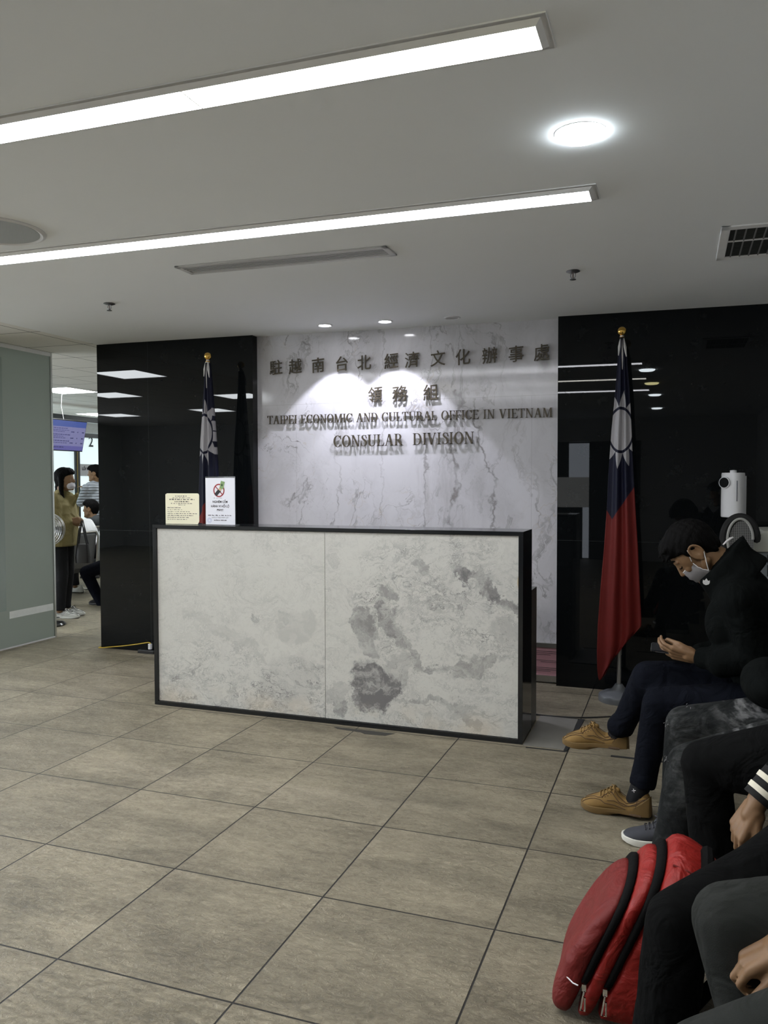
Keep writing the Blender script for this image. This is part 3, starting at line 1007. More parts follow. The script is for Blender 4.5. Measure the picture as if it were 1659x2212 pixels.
def glyph(ch):
    if ch == 'I': return stem(.18), .36
    if ch == 'T': return stem(.33, hi=False) + [rect(.04, .955, .62, 1), [(.03, 1), (.03, .74), (.055, .74), (.10, .93), (.16, .96), (.16, 1)], [(.63, 1), (.63, .74), (.605, .74), (.56, .93), (.50, .96), (.50, 1)]], .66
    if ch == 'A': return diag(.13, 0, .355, .97, .05) + diag(.60, 0, .385, 1, .15) + [rect(.21, .32, .52, .37), serif(.13, 0, .12, 1, .05), serif(.60, 0, .15, 1, .14)], .76
    if ch == 'V': return diag(.36, 0, .14, 1, .15) + diag(.37, .03, .60, 1, .05) + [serif(.14, 1, .14, -1, .14), serif(.60, 1, .12, -1, .05)], .74
    if ch == 'P': return stem(.17) + [rect(.17, .955, .34, 1), rect(.17, .46, .34, .505)] + arc(.34, .73, .23, .27, .13, .045, -PI / 2, PI / 2), .60
    if ch == 'R': return stem(.17) + [rect(.17, .955, .34, 1), rect(.17, .48, .36, .525)] + arc(.34, .74, .23, .26, .13, .045, -PI / 2, PI / 2) + diag(.60, 0, .33, .50, .15) + [[(.52, 0), (.74, 0), (.74, .022), (.62, .06)]], .72
    if ch in 'EF':
        r = stem(.17, lo=(ch == 'E') or True) + [rect(.17, .955, .55, 1), [(.56, 1), (.56, .76), (.535, .76), (.50, .92), (.43, .96), (.43, 1)], rect(.2, .485, .44, .53), rect(.425, .40, .45, .615)]
        if ch == 'E':
            r += [rect(.17, 0, .57, .045), [(.58, 0), (.61, .25), (.585, .25), (.54, .10), (.45, .045), (.45, 0)]]
        return r, (.64 if ch == 'E' else .59)
    if ch == 'L': return stem(.17) + [rect(.17, 0, .56, .045), [(.57, 0), (.61, .27), (.585, .27), (.53, .10), (.44, .045), (.44, 0)]], .63
    if ch == 'O': return arc(.38, .5, .345, .52, .14, .045, 0, 2 * PI, 44), .76
    if ch == 'C': return arc(.38, .5, .345, .52, .14, .045, .75, 2 * PI - .62, 36) + [[(.60, 1.0), (.63, 1.0), (.645, .68), (.615, .68), (.56, .85)]], .70
    if ch == 'D': return stem(.17) + [rect(.17, .955, .36, 1), rect(.17, 0, .36, .045)] + arc(.35, .5, .345, .5, .14, .045, -PI / 2, PI / 2), .75
    if ch == 'U': return [rect(.11, .3, .245, 1), serif(.178, 1, .15, -1), rect(.585, .3, .635, 1), serif(.61, 1, .12, -1, .05)] + arc(.372, .3, .262, .32, .14, .05, PI, 1.5 * PI, 12) + arc(.372, .3, .262, .32, .05, .05, 1.5 * PI, 2 * PI, 12), .74
    if ch == 'N': return [rect(.125, 0, .172, .97), rect(.60, 0, .647, 1), serif(.148, 0, .12, 1, .05), serif(.624, 1, .12, -1, .05), [(.02, 1), (.20, 1), (.172, .93), (.02, .975)]] + diag(.60, 0, .17, 1, .13), .77
    if ch == 'M': return [rect(.125, 0, .172, .97), rect(.70, 0, .835, 1), serif(.148, 0, .12, 1, .05), serif(.767, 0, .15, 1), [(.02, 1), (.22, 1), (.172, .95), (.02, .978)], [(.70, 1), (.92, 1), (.92, .978), (.835, .94)]] + diag(.445, 0, .19, 1, .13) + diag(.455, .05, .72, 1, .05), .94
    if ch == 'S':
        pts = [(.455, .70), (.44, .86), (.36, .955), (.26, .965), (.17, .90), (.15, .78), (.21, .66), (.32, .56), (.42, .45), (.47, .32), (.44, .15), (.35, .045), (.24, .03), (.14, .10), (.095, .27)]
        th = [.012, .03, .05, .05, .085, .115, .13, .14, .135, .115, .085, .05, .045, .035, .012]
        o, i = [], []
        for k in range(len(pts)):
            ax, ay = pts[max(k - 1, 0)]
            bx, by = pts[min(k + 1, len(pts) - 1)]
            L = math.hypot(bx - ax, by - ay)
            nx, ny = -(by - ay) / L, (bx - ax) / L
            o.append((pts[k][0] + nx * th[k] / 2, pts[k][1] + ny * th[k] / 2))
            i.append((pts[k][0] - nx * th[k] / 2, pts[k][1] - ny * th[k] / 2))
        return [[o[k], o[k + 1], i[k + 1], i[k]] for k in range(len(pts) - 1)] + [[(.43, .98), (.455, .98), (.475, .68), (.445, .68)], [(.08, .02), (.105, .02), (.11, .29), (.08, .29)]], .55
    return [], .36


def latin_line(text, xa, xb, za, zb, cap, label):
    t = thing('wall_lettering', label, 'lettering', ((xa + xb) / 2, YL, za), 'metal lettering on the marble wall')
    tot = sum(glyph(c)[1] for c in text)
    k = (xb - xa) / tot
    x = xa
    for c in text:
        pl, w = glyph(c)
        if pl:
            base = za + (zb - za) * (x - xa) / (xb - xa)
            put_letter(pl, t, lambda u, v, x=x, base=base: (x + u * k, YL, base + v * cap))
        x += w * k
    return t


latin_line('TAIPEI ECONOMIC AND CULTURAL OFFICE IN VIETNAM', 1.662, 3.905, 1.886, 1.877, .066, 'bronze line reading TAIPEI ECONOMIC AND CULTURAL OFFICE IN VIETNAM on marble')
latin_line('CONSULAR  DIVISION', 2.232, 3.345, 1.696, 1.703, .087, 'bronze line reading CONSULAR DIVISION on marble')


def han_line(chars, xs, zs, size, label):
    t = thing('wall_lettering', label, 'lettering', (sum(xs) / len(xs), YL, zs[0]), 'metal lettering on the marble wall')
    for c, x, z in zip(chars, xs, zs):
        vs, fs = text_mesh(c, size, lambda u, v, w: (x + u * .95, YL + TD / 2 - w, z - size * .42 + v), TD / 2, size * .004, 'CENTER', .07)
        cx = sum(q.x for q in vs) / len(vs)
        sh = x - cx
        b = MB().add([(q.x + sh, q.y, q.z) for q in vs], fs)
        f0 = max(fs, key=lambda f: sum((b.v[f[i]][0] - b.v[f[i - 1]][0]) ** 2 + (b.v[f[i]][2] - b.v[f[i - 1]][2]) ** 2 for i in range(len(f))))
        c = sum((Vector(b.v[i]) for i in f0), Vector()) / len(f0)
        b.box((c.x - .002, YL + TD, c.z - .002), (c.x + .002, 1.446, c.z + .002))
        b.build('letter', m_let, t, fix=False)


HX = [1.73, 1.92, 2.114, 2.304, 2.501, 2.698, 2.872, 3.071, 3.263, 3.453, 3.646, 3.837]
han_line('駐越南台北經濟文化辦事處', HX, [2.336] * 12, .122, 'top row of twelve bronze Chinese characters on the marble')
han_line('領務組', [2.575, 2.774, 2.994], [2.09] * 3, .126, 'row of three bronze Chinese characters between two longer lines')

# ------------------------------------------------------------------ flags
m_gold = plain('polished_gold', (.80, .50, .12), .18, 1, var=.1)
m_pole = plain('silver_pole', (.42, .42, .41), .3, .8, var=.1)
m_base = plain('grey_cast_base', (.16, .17, .18), .38, .3, var=.12)


def flag_mat(name, cx, cz, sx, sr, vx, vz, sl, sr_):
    """blue canton with the twelve-rayed white sun, red field: border is a V at (vx, vz)"""
    a = M(name, rough=.6, spec=.25)
    x, y, z = a.xyz()
    u = (x - cx) / sx
    v = z - cz
    r = (u * u + v * v).sqrt()
    th = v.atan2(u) / (2 * PI) * 12.0 + .25
    tri = ((th.frac() - .5).abs() * 2.0)
    ray_r = tri * (sr * .82) + sr * 1.10
    star = r.lt(ray_r)
    ring = r.lt(sr * 1.14)
    disc = r.lt(sr)
    white = (star * (1.0 - ring)).max(disc)
    left = (x - vx) * sl + vz
    right = (x - vx) * sr_ + vz
    blue = z.gt(left.max(right))
    n = a.noise(40, 3)
    red = a.mix(n, (.115, .009, .007), (.15, .013, .010))
    blu = a.mix(n, (.0026, .0033, .014), (.0038, .005, .021))
    c = a.mix(blue, red, blu)
    c = a.mix(white * blue, c, (.34, .33, .34))
    a.color(c)
    w = a.noise(500, 2)
    a.bump(w, .15, .001)
    return a.m


def flag(label, px, py, sections, mat, ztop):
    t = thing('flag_on_stand', label, 'flag', (px, py, 0), 'national flags on stands')
    MB().lathe([(.002, .0), (.128, .0), (.130, .03), (.126, .042), (.112, .05), (.10, .056), (.07, .064), (.045, .078), (.03, .10), (.022, .112), (.002, .112)], (px, py, 0), 48).build('stand_base', m_base, t, True)
    b = MB().lathe([(.002, .10), (.0135, .10), (.0135, ztop - .055), (.002, ztop - .055)], (px, py, 0), 20)
    b.lathe([(.015, .30), (.0165, .305), (.0165, .345), (.015, .35)], (px, py, 0), 20)
    b.build('pole', m_pole, t, True)
    b = MB().sphere((px, py, ztop - .028), .029)
    b.lathe([(.002, -.075), (.016, -.075), (.018, -.068), (.011, -.062), (.013, -.055), (.002, -.05)], (px, py, ztop), 20)
    b.build('finial', m_gold, t, True)
    # draped cloth: a gathered, folded tube that widens downwards
    rs = []
    N = 72
    for z, xl, xr, dep, zl, zr in sections:
        ring = []
        for k in range(N):
            if k < N // 2:
                s = k / (N // 2 - 1)
                fold = .5 + .5 * math.cos(s * 2 * PI * 2.6 + .5)
                y = py - .022 - dep * (.25 + .75 * fold) * math.sin(PI * min(max(s, .06), .94))
            else:
                s = 1 - (k - N // 2) / (N // 2 - 1)
                y = py + .02 + dep * .4 * math.sin(PI * s) * (1 + .4 * math.cos(s * 14))
            x = xl + (xr - xl) * s
            ring.append(Vector((x, y, z + zl + (zr - zl) * s)))
        rs.append(ring)
    MB().rings(rs, True, True).build('cloth', mat, t, 'all')
    # white tie at the top
    b = MB()
    for dx, ln in ((-.012, .11), (.004, .20), (.02, .12)):
        b.tube([(px + dx * .4, py - .016, ztop - .075), (px + dx, py - .026, ztop - .075 - ln * .5), (px + dx * 1.5, py - .03, ztop - .075 - ln)], [.008, .010, .003])
    b.build('tie_cord', plain('white_ribbon', (.55, .54, .52), .7), t, True)
    return t


mR = flag_mat('flag_right_cloth', 4.385, 1.755, .55, .130, 4.336, 1.183, -1.7, 1.55)
flag('red and blue flag with white sun on a stand right of the marble wall', 4.385, 1.12,
     [(2.345, 4.372, 4.398, .01, 0, 0), (2.22, 4.362, 4.417, .02, 0, 0), (2.0, 4.348, 4.436, .03, 0, 0), (1.75, 4.327, 4.450, .04, 0, 0), (1.5, 4.312, 4.462, .045, 0, 0), (1.25, 4.302, 4.478, .05, 0, 0), (1.0, 4.287, 4.495, .055, 0, 0), (.75, 4.268, 4.508, .06, 0, 0), (.52, 4.252, 4.520, .06, -.02, .02), (.40, 4.247, 4.520, .055, -.08, .10), (.34, 4.250, 4.505, .05, -.13, .14), (.30, 4.256, 4.44, .04, -.15, .10), (.28, 4.262, 4.36, .03, -.15, .02), (.27, 4.268, 4.30, .02, -.14, -.10)], mR, 2.415)
mL = flag_mat('flag_left_cloth', 1.300, 1.800, .46, .138, 1.225, 1.13, -1.7, 1.55)
flag('red and blue flag with white sun behind the left end of the desk', 1.318, 1.12,
     [(2.345, 1.305, 1.331, .01, 0, 0), (2.22, 1.300, 1.345, .02, 0, 0), (2.0, 1.284, 1.362, .03, 0, 0), (1.75, 1.262, 1.380, .04, 0, 0), (1.5, 1.250, 1.392, .045, 0, 0), (1.25, 1.238, 1.412, .05, 0, 0), (1.0, 1.222, 1.43, .055, 0, 0), (.75, 1.205, 1.445, .06, 0, 0), (.52, 1.19, 1.457, .06, -.02, .02), (.40, 1.185, 1.457, .055, -.08, .10), (.34, 1.187, 1.445, .05, -.13, .14), (.30, 1.193, 1.38, .04, -.15, .10), (.28, 1.20, 1.30, .03, -.15, .02), (.27, 1.205, 1.24, .02, -.14, -.10)], mL, 2.425)

# ------------------------------------------------------------------ things at the wall on the right
t = thing('sanitizer_dispenser', 'white wall dispenser with a round black sensor on the black stone', 'dispenser', (5.06, 1.33, 1.2))
A = Matrix.Translation((5.062, 1.295, 0)) @ Matrix.Rotation(-.55, 4, 'Z')
cs = []
for zz, k in ((1.198, .93), (1.203, 1.0), (1.30, 1.0), (1.47, .985), (1.48, .95)):
    ring = []
    for i in range(40):
        a = 2 * PI * i / 40
        c, s = math.cos(a), math.sin(a)
        ring.append(A @ Vector((.066 * k * math.copysign(abs(c) ** .7, c), .062 * k * math.copysign(abs(s) ** .7, s), zz)))
    cs.append(ring)
MB().rings(cs).build('body', m_wplas, t, True, bevel=0)
MB().lathe([(.002, 1.478), (.02, 1.478), (.02, 1.496), (.002, 1.498)], (5.062, 1.295, 0), 20).build('cap', m_wplas, t, True)
B = A @ Matrix.Translation((-.02, -.058, 1.418)) @ Matrix.Rotation(PI / 2, 4, 'X')
MB().lathe([(.002, .0), (.036, .0), (.036, .016), (.032, .018), (.002, .018)], (0, 0, 0), 32, 0, B).build('sensor_ring', m_wplas, t, True)
MB().lathe([(.002, .0175), (.032, .0175), (.031, .0195), (.002, .02)], (0, 0, 0), 32, 0, B).build('sensor', plain('sensor_black', (.004, .0045, .005), .6, spec=.1), t, True)
MB().box((.0500, -.0515, 1.30), (.0545, -.0475, 1.43), 0, A).build('level_window', plain('dark_slit', (.07, .07, .09), .4), t)
MB().box((-.05, .04, 1.21), (.05, .072, 1.46), 0, A).build('back_plate', m_wplas, t)

m_off = plain('off_white_casing', (.52, .52, .46), .4, var=.04)
m_gcase = plain('grey_casing', (.20, .22, .235), .4, var=.05)
t = thing('office_machine', 'off-white office machine with a sloping lid beneath the wall dispenser', 'office machine', (5.4, 1.0, .78))
x0, x1, y0, y1 = 5.05, 5.62, .79, 1.24
MB().box((x0 + .03, y0 + .02, .80), (x1 - .02, y1 - .02, 1.02)).build('body', m_gcase, t, bevel=.01)
MB().box((x0 - .0, y0 + .03, .86), (x0 + .05, y1 - .03, 1.02)).build('side_panel', m_off, t, bevel=.008)
prof = [(x0 - .01, 1.02), (x1, 1.02), (x1, 1.10), (5.33, 1.145), (5.2, 1.14), (5.02, 1.065), (x0 - .01, 1.055)]
MB().prism(prof, lambda x, z: (x, y0, z), (0, y1 - y0, 0)).build('lid', m_off, t, bevel=.012)
MB().box((5.22, y0 + .012, .955), (x1 - .03, y0 + .03, 1.005)).box((5.22, y0 + .012, .88), (x1 - .03, y0 + .03, .945)).build('paper_slot', m_void, t)
MB().box((5.09, y0 + .1, 1.097), (5.2, y0 + .2, 1.11), 0, Matrix.Translation((5.145, 0, 1.10)) @ Matrix.Rotation(-.36, 4, 'Y') @ Matrix.Translation((-5.145, 0, -1.10))).build('lid_recess', m_trim, t, bevel=.004)
MB().sphere((5.40, y0 + .2, 1.15), (.05, .05, .022)).build('knob', m_dark, t, True)
t = thing('low_black_cabinet', 'low black cabinet against the stone wall behind the seated man', 'cabinet', (5.4, 1.0, 0))
MB().box((5.06, .72, .03), (5.9, 1.30, .80)).build('body', m_bplas, t, bevel=.006)
MB().box((5.08, .70, .05), (5.47, .72, .78)).build('door', m_bplas, t, bevel=.003)
MB().box((5.49, .70, .05), (5.88, .72, .78)).build('door', m_bplas, t, bevel=.003)
MB().box((5.08, .74, 0), (5.88, 1.28, .03)).build('plinth', m_bplas, t)

# dark mesh-lined padded loop leaning on the machine
t = thing('mesh_lined_bag', 'dark padded bag flap with grey piping and mesh lining on the machine', 'bag', (5.0, .68, 1.0))
c = Vector((5.065, .66, 1.10))
ms = M('open_mesh', (.10, .10, .10), .6)
x_, y_, z_ = ms.xyz()
g = ((x_ * 330.0 + z_ * 330.0)._op('SINE') * (x_ * 330.0 - z_ * 330.0)._op('SINE')).gt(.12)
ms.color(ms.mix(g, (.15, .15, .145), (.012, .012, .012)))
MB().prism([(c.x + .062 * math.cos(a) + .008, c.z + .105 * math.sin(a)) for a in [PI * k / 20 for k in range(21)]] + [(c.x - .054, c.z - .09), (c.x + .07, c.z - .09)], lambda x, z: (x, c.y, z), (0, .012, 0)).build('mesh_lining', ms.m, t)
arcp = lambda rx, rz, dy: [Vector((c.x + rx * math.cos(a), c.y + dy, c.z + rz * math.sin(a))) for a in [PI + .5 - (PI + .5) * k / 24 for k in range(25)]]
L = [Vector((c.x - .07, c.y + .0, c.z - .16))] + [q for q in arcp(.066, .115, -.004)]
MB().tube(L, .0075).build('piping', plain('grey_piping', (.30, .30, .28), .7), t, True)
L = [Vector((c.x - .095, c.y + .02, c.z - .18))] + [q for q in arcp(.086, .125, .02)] + [Vector((c.x + .10, c.y + .09, c.z + .02))]
MB().tube(L, [.022] * (len(L) - 1) + [.014]).build('padding', cloth('black_webbing', (.018, .018, .018)), t, True)
MB().prism([(4.975, .975), (5.0, .988), (5.0, 1.03), (4.93, .99)], lambda x, z: (x, .66, z - .0), (0, .02, 0)).build('strap_end', plain('grey_strap', (.12, .12, .12), .7), t)
MB().box((4.93, .63, .80), (5.045, .74, 1.0)).build('bag_body', cloth('black_bag_cloth', (.012, .012, .012)), t, bevel=.02)

# cables on the floor
def cable(name, label, pts, r, mat):
    P = [Vector(q) for q in pts]
    out = []
    for i in range(len(P) - 1):
        p0, p1, p2, p3 = P[max(i - 1, 0)], P[i], P[i + 1], P[min(i + 2, len(P) - 1)]
        for k in range(8):
            s = k / 8
            out.append(.5 * ((2 * p1) + (p2 - p0) * s + (2 * p0 - 5 * p1 + 4 * p2 - p3) * s * s + (3 * p1 - p0 - 3 * p2 + p3) * s ** 3))
    out.append(P[-1])
    o = MB().tube(out, r).build(name, mat, None, True)
    return tag(o, label, 'cable')


t = thing('yellow_cable', 'yellow cable with a white plug along the foot of the left black stone', 'cable', (.3, 1.34, 0))
o = cable('wire', '', [(.04, 1.5, .006), (.05, 1.36, .006), (.10, 1.335, .010), (.2, 1.33, .024), (.34, 1.33, .044), (.48, 1.33, .068), (.57, 1.33, .086), (.60, 1.325, .085), (.605, 1.32, .07)], .0042, plain('yellow_sheath', (.50, .34, .03), .5))
del o['label'], o['category']
put(o, t)
MB().box((.592, 1.308, .034), (.618, 1.332, .08)).build('plug', m_wplas, t, bevel=.003)
t = thing('power_strip', 'black power strip on the floor under the white plug', 'power strip', (.58, 1.32, 0))
MB().box((.50, 1.29, 0), (.66, 1.320, .028)).build('casing', m_bplas, t, bevel=.004)
MB().box((.53, 1.298, .028), (.56, 1.313, .030)).build('socket', m_void, t)
cable('floor_cable', 'thin black cable across the tiles from desk to flag stand', [(3.93, .615, .004), (4.02, .612, .004), (4.2, .64, .004), (4.38, .73, .004), (4.6, .86, .004), (4.9, 1.0, .004), (5.06, 1.1, .004)], .0045, m_bplas)

# ------------------------------------------------------------------ people
m_skin = M('skin', rough=.5, spec=.35)
n_ = m_skin.noise(22, 4)
m_skin.color(m_skin.mix(n_, (.17, .094, .046), (.225, .13, .066)))
m_skin.b.inputs['Subsurface Weight'].default_value = .08
m_skin.b.inputs['Subsurface Radius'].default_value = (.012, .005, .003)
m_skin.bump(m_skin.noise(160, 3), .12, .002)
m_skin = m_skin.m
m_hair = M('black_hair', (.0022, .002, .0019), .65, 0, .06)
x_, y_, z_ = m_hair.xyz()
m_hair.bump(m_hair.noise(75, 4, .6, m_hair.vec(x_ * 2.2, y_ * 2.2, z_ * .7)), .6, .006)
m_hair = m_hair.m
m_blackcloth = cloth('black_quilted_cloth', (.0032, .004, .0038), .9, spec=.05, fold=.6, fscale=8)
m_blackpant = cloth('black_trouser_cloth', (.0028, .003, .003), .92, spec=.08, fold=.5, fscale=9)
m_navy = cloth('dark_navy_denim', (.0036, .0045, .0078), .92, spec=.08, fold=.45, fscale=10)
m_greypant = cloth('grey_trouser_cloth', (.022, .0235, .0215), .92, spec=.1, fold=.6, fscale=7)
m_mask = plain('grey_white_mask', (.21, .20, .205), .75, var=.08, bump=.3, bscale=90)
m_maskw = plain('white_elastic', (.72, .70, .70), .7)


def denim_faded():
    a = M('faded_grey_denim', rough=.9, spec=.1)
    x, y, z = a.xyz()
    n = a.noise(3.2, 5, .6, a.vec(x * .7, y * 2.2, z * 1.2))
    f = a.noise(30, 4, .7, a.vec(x * .5, y * 1.6, z * 1.4))
    fade = (n * .75 + f * .3 - .02).ramp(.40, .72)
    c = a.mix(fade, (.010, .011, .011), (.085, .088, .086))
    hip = ((x - 4.97) * (x - 4.97) * 60.0 + (z - .62) * (z - .62) * 60.0).sqrt()
    wh = a.noise(13, 3, .5, a.vec(x * 1.6 - z, y * .6, z * 3.0 + x)).ramp(.44, .66) * (1.0 - hip.ramp(.2, 1.1))
    c = a.mix(wh * .6, c, (.22, .22, .22))
    fr = a.noise(48, 5, .75, a.vec(x * .4, y * 1.2, z * 2.5)).ramp(.68, .75) * a.noise(4, 2, .5).ramp(.55, .64)
    c = a.mix(fr * .6, c, (.22, .22, .22))
    a.color(c)
    a.bump(a.noise(9, 3, .5, dist=1.2) * 4.0 + a.noise(500, 2) * .2, .6, .014)
    return a.m


m_denim = denim_faded()


def basis(f, u):
    f = Vector(f).normalized()
    u = Vector(u)
    u = (u - f * u.dot(f)).normalized()
    l = u.cross(f)          # the person's left
    return Matrix(((f.x, l.x, u.x), (f.y, l.y, u.y), (f.z, l.z, u.z)))


def hand_prims(b, wrist, d, back, side, curl=(.5, .5, .5, .5), k=1.0, thumb=(.6, .5), spread=.10):
    """palm, four fingers of different length with three bones each, and a thumb from the side of the palm.
    d: from wrist to knuckles; back: normal of the back of the hand; side: +1 if the thumb is on the cross(d, back) side"""
    d = Vector(d).normalized()
    back = Vector(back)
    back = (back - d * back.dot(d)).normalized()
    s = d.cross(back).normalized() * side
    W = Vector(wrist)
    P = lambda a, c, e=0: W + (d * a + s * c + back * e) * k
    # palm: four metacarpal capsules and heel of the hand
    b.capsule(P(-.02, .004), .025 * k, P(.03, .006), .024 * k)
    for off, ln in ((.030, .094), (.010, .098), (-.010, .094), (-.028, .086)):
        b.capsule(P(.012, off * .62), .0165 * k, P(ln, off), .0118 * k)
        b.capsule(P(.02, off * .7, -.006), .014 * k, P(ln - .008, off, -.006), .011 * k)
    b.capsule(P(.02, .02, -.010), .018 * k, P(.055, .033, -.012), .014 * k)     # ball of the thumb
    for (off, ln, base, r), c, sp in zip(((.030, .072, .096, .0092), (.010, .080, .100, .0094), (-.010, .074, .096, .0090), (-.028, .058, .088, .0080)), curl, (1, .3, -.4, -1.1)):
        p = P(base, off)
        ang = c * .55
        dirv = d + s * spread * sp
        for f_, kk in ((.46, 1.0), (.31, .92), (.23, .80)):
            v = (dirv * math.cos(ang) - back * math.sin(ang)).normalized()
            q2 = p + v * ln * f_ * k
            b.capsule(p, r * kk * k * 1.0, q2, r * kk * .90 * k, 10)
            p = q2
            ang += c * 1.05
    t0 = P(.028, .028, -.008)
    a1, a2 = thumb
    v1 = (d * math.cos(a1) + s * math.sin(a1) * .9 - back * .25).normalized()
    t1 = t0 + v1 * .045 * k
    v2 = (d * math.cos(a1 - a2) + s * math.sin(a1 - a2) - back * .35).normalized()
    t2 = t1 + v2 * .032 * k
    v3 = (v2 * .9 - back * .25 * a2 + d * .2).normalized()
    t3 = t2 + v3 * .024 * k
    b.capsule(t0, .0135 * k, t1, .0112 * k, 10)
    b.capsule(t1, .0112 * k, t2, .0100 * k, 10)
    b.capsule(t2, .0100 * k, t3, .0082 * k, 10)


def head_prims(b, c, B, k=1.0):
    c = Vector(c)
    P = lambda x, y, z: c + B @ Vector((x, y, z)) * k
    E = lambda p, r: b.sphere(P(*p), tuple(q * k for q in r), B, 22, 16)
    E((-.012, 0, .030), (.098, .076, .095))
    E((.030, 0, .010), (.066, .068, .085))
    E((.028, 0, -.045), (.060, .060, .075))
    E((.045, 0, -.085), (.042, .040, .034))
    E((.076, 0, -.098), (.021, .024, .019))
    for s in (-1, 1):
        b.capsule(P(-.005, s * .060, -.055), .018 * k, P(.062, s * .018, -.098), .017 * k)
        E((.060, s * .036, -.022), (.022, .020, .022))           # cheekbone
        b.capsule(P(.084, s * .012, .030), .010 * k, P(.070, s * .046, .026), .010 * k)   # brow
        # ear: plate, rim and lobe
        E((-.012, s * .077, -.004), (.023, .008, .032))
        rim = [P(-.012 + .024 * math.cos(a), s * (.081 + .004 * math.sin(a)), -.002 + .033 * math.sin(a)) for a in [-.9 + 4.9 * i / 14 for i in range(15)]]
        b.tube(rim, .0048 * k, 8)
        E((-.004, s * .077, -.034), (.009, .006, .010))
    b.capsule(P(.088, 0, .018), .0085 * k, P(.106, 0, -.022), .0115 * k)               # nose
    E((.092, .010, -.028), (.011, .009, .009))
    E((.092, -.010, -.028), (.011, .009, .009))
    b.capsule(P(.082, -.018, -.060), .008 * k, P(.082, .018, -.060), .008 * k)           # lips
    b.capsule(P(.080, -.014, -.069), .0085 * k, P(.080, .014, -.069), .0085 * k)


def head_shape(c, B, k):
    """push the eye sockets in and hollow the ears"""
    c = Vector(c)
    Bt = B.transposed()

    def f(co, n):
        if (co - c).length > .2 * k:
            return co
        p = Bt @ (co - c) / k
        for s in (-1, 1):
            e = Vector((.078, s * .032, .010))
            w_ = math.exp(-((p - e).length / .015) ** 2)
            co = co - B @ Vector((.008, s * .002, 0)) * w_ * k
            e = Vector((-.014, s * .084, -.004))
            dd = p - e
            w_ = math.exp(-((dd.x / .009) ** 2 + (dd.z / .015) ** 2 + (dd.y / .02) ** 2))
            co = co - B @ Vector((0, s * .007, 0)) * w_ * k
        return co
    return f


def make_hair(parent, c, B, k=1.0, style='short', mat=None, seed=1, vox=.004):
    c = Vector(c)
    bm = bmesh.new()
    P = lambda x, y, z: c + B @ Vector((x, y, z)) * k
    b = MB()
    b.sphere(P(-.014, 0, .034), tuple(q * k for q in (.108, .085, .106)), B, 40, 28)
    b.sphere(P(.035, 0, .072), tuple(q * k for q in (.070, .070, .062)), B, 30, 20)
    me = bpy.data.meshes.new('h')
    me.from_pydata(b.v, [], b.f)
    bm.from_mesh(me)
    bpy.data.meshes.remove(me)

    def cut(p, n):
        g = bm.verts[:] + bm.edges[:] + bm.faces[:]
        r = bmesh.ops.bisect_plane(bm, geom=g, plane_co=P(*p), plane_no=B @ Vector(n), clear_inner=True)
        ed = [e for e in r['geom_cut'] if isinstance(e, bmesh.types.BMEdge)]
        bmesh.ops.holes_fill(bm, edges=bm.edges[:], sides=0)
    cut((.070, 0, .052), (-.42, 0, .9))
    me = bpy.data.meshes.new('h')
    bm.to_mesh(me)
    vs = [v.co.copy() for v in me.vertices]
    fs = [tuple(q.vertices) for q in me.polygons]
    bpy.data.meshes.remove(me)
    bm.free()
    hb = MB().add(vs, fs)
    # back of the head and nape, in front of the ears: sideburns
    hb.sphere(P(-.052, 0, -.006), tuple(q * k for q in (.058, .066, .070)), B)
    for s in (-1, 1):
        hb.capsule(P(.022, s * .070, .045), .014 * k, P(.014, s * .072, .006), .008 * k)
        hb.capsule(P(-.045, s * .062, .02), .022 * k, P(-.060, s * .040, -.055), .014 * k)
    rnd = random.Random(seed)
    if style == 'short':
        for i in range(26):          # tousled tufts along the fringe
            a = rnd.uniform(-1, 1)
            p = P(.070 + rnd.uniform(-.02, .01), a * .06, .085 + rnd.uniform(-.02, .02))
            q = p + B @ Vector((rnd.uniform(.012, .034), a * .012, rnd.uniform(-.034, .006))) * k
            hb.capsule(p, .011 * k, q, .0045 * k, 8)
    if style == 'ponytail':
        hb.capsule(P(-.05, 0, .02), .05 * k, P(-.075, 0, -.08), .036 * k)
        hb.capsule(P(-.075, 0, -.08), .036 * k, P(-.070, -.01, -.22), .032 * k)
        hb.capsule(P(-.015, -.074, .03), .034 * k, P(-.012, -.078, -.12), .024 * k)
        hb.capsule(P(-.01, -.078, -.12), .020 * k, P(.02, -.085, -.30), .014 * k)

    def fn(co, n):
        return co + n * (math.sin(co.x * 190 + co.z * 70) * math.sin(co.y * 170 + co.z * 90)) * .0018
    return organic('hair', hb, mat or m_hair, parent, vox * 1.2, 3, fn)


def limb(b, pts, n=5):
    """pts: (point, radius) joints with a rounded bend"""
    for (p, r), (q, s) in zip(pts, pts[1:]):
        b.capsule(p, r, q, s, 16)


def torso_rings(b, secs, n=28):
    rs = []
    for c, a, d in secs:
        c, a, d = Vector(c), Vector(a), Vector(d)
        rs.append([c + a * math.copysign(abs(math.cos(t)) ** .85, math.cos(t)) + d * math.copysign(abs(math.sin(t)) ** .85, math.sin(t)) for t in [2 * PI * i / n for i in range(n)]])
    b.rings(rs)


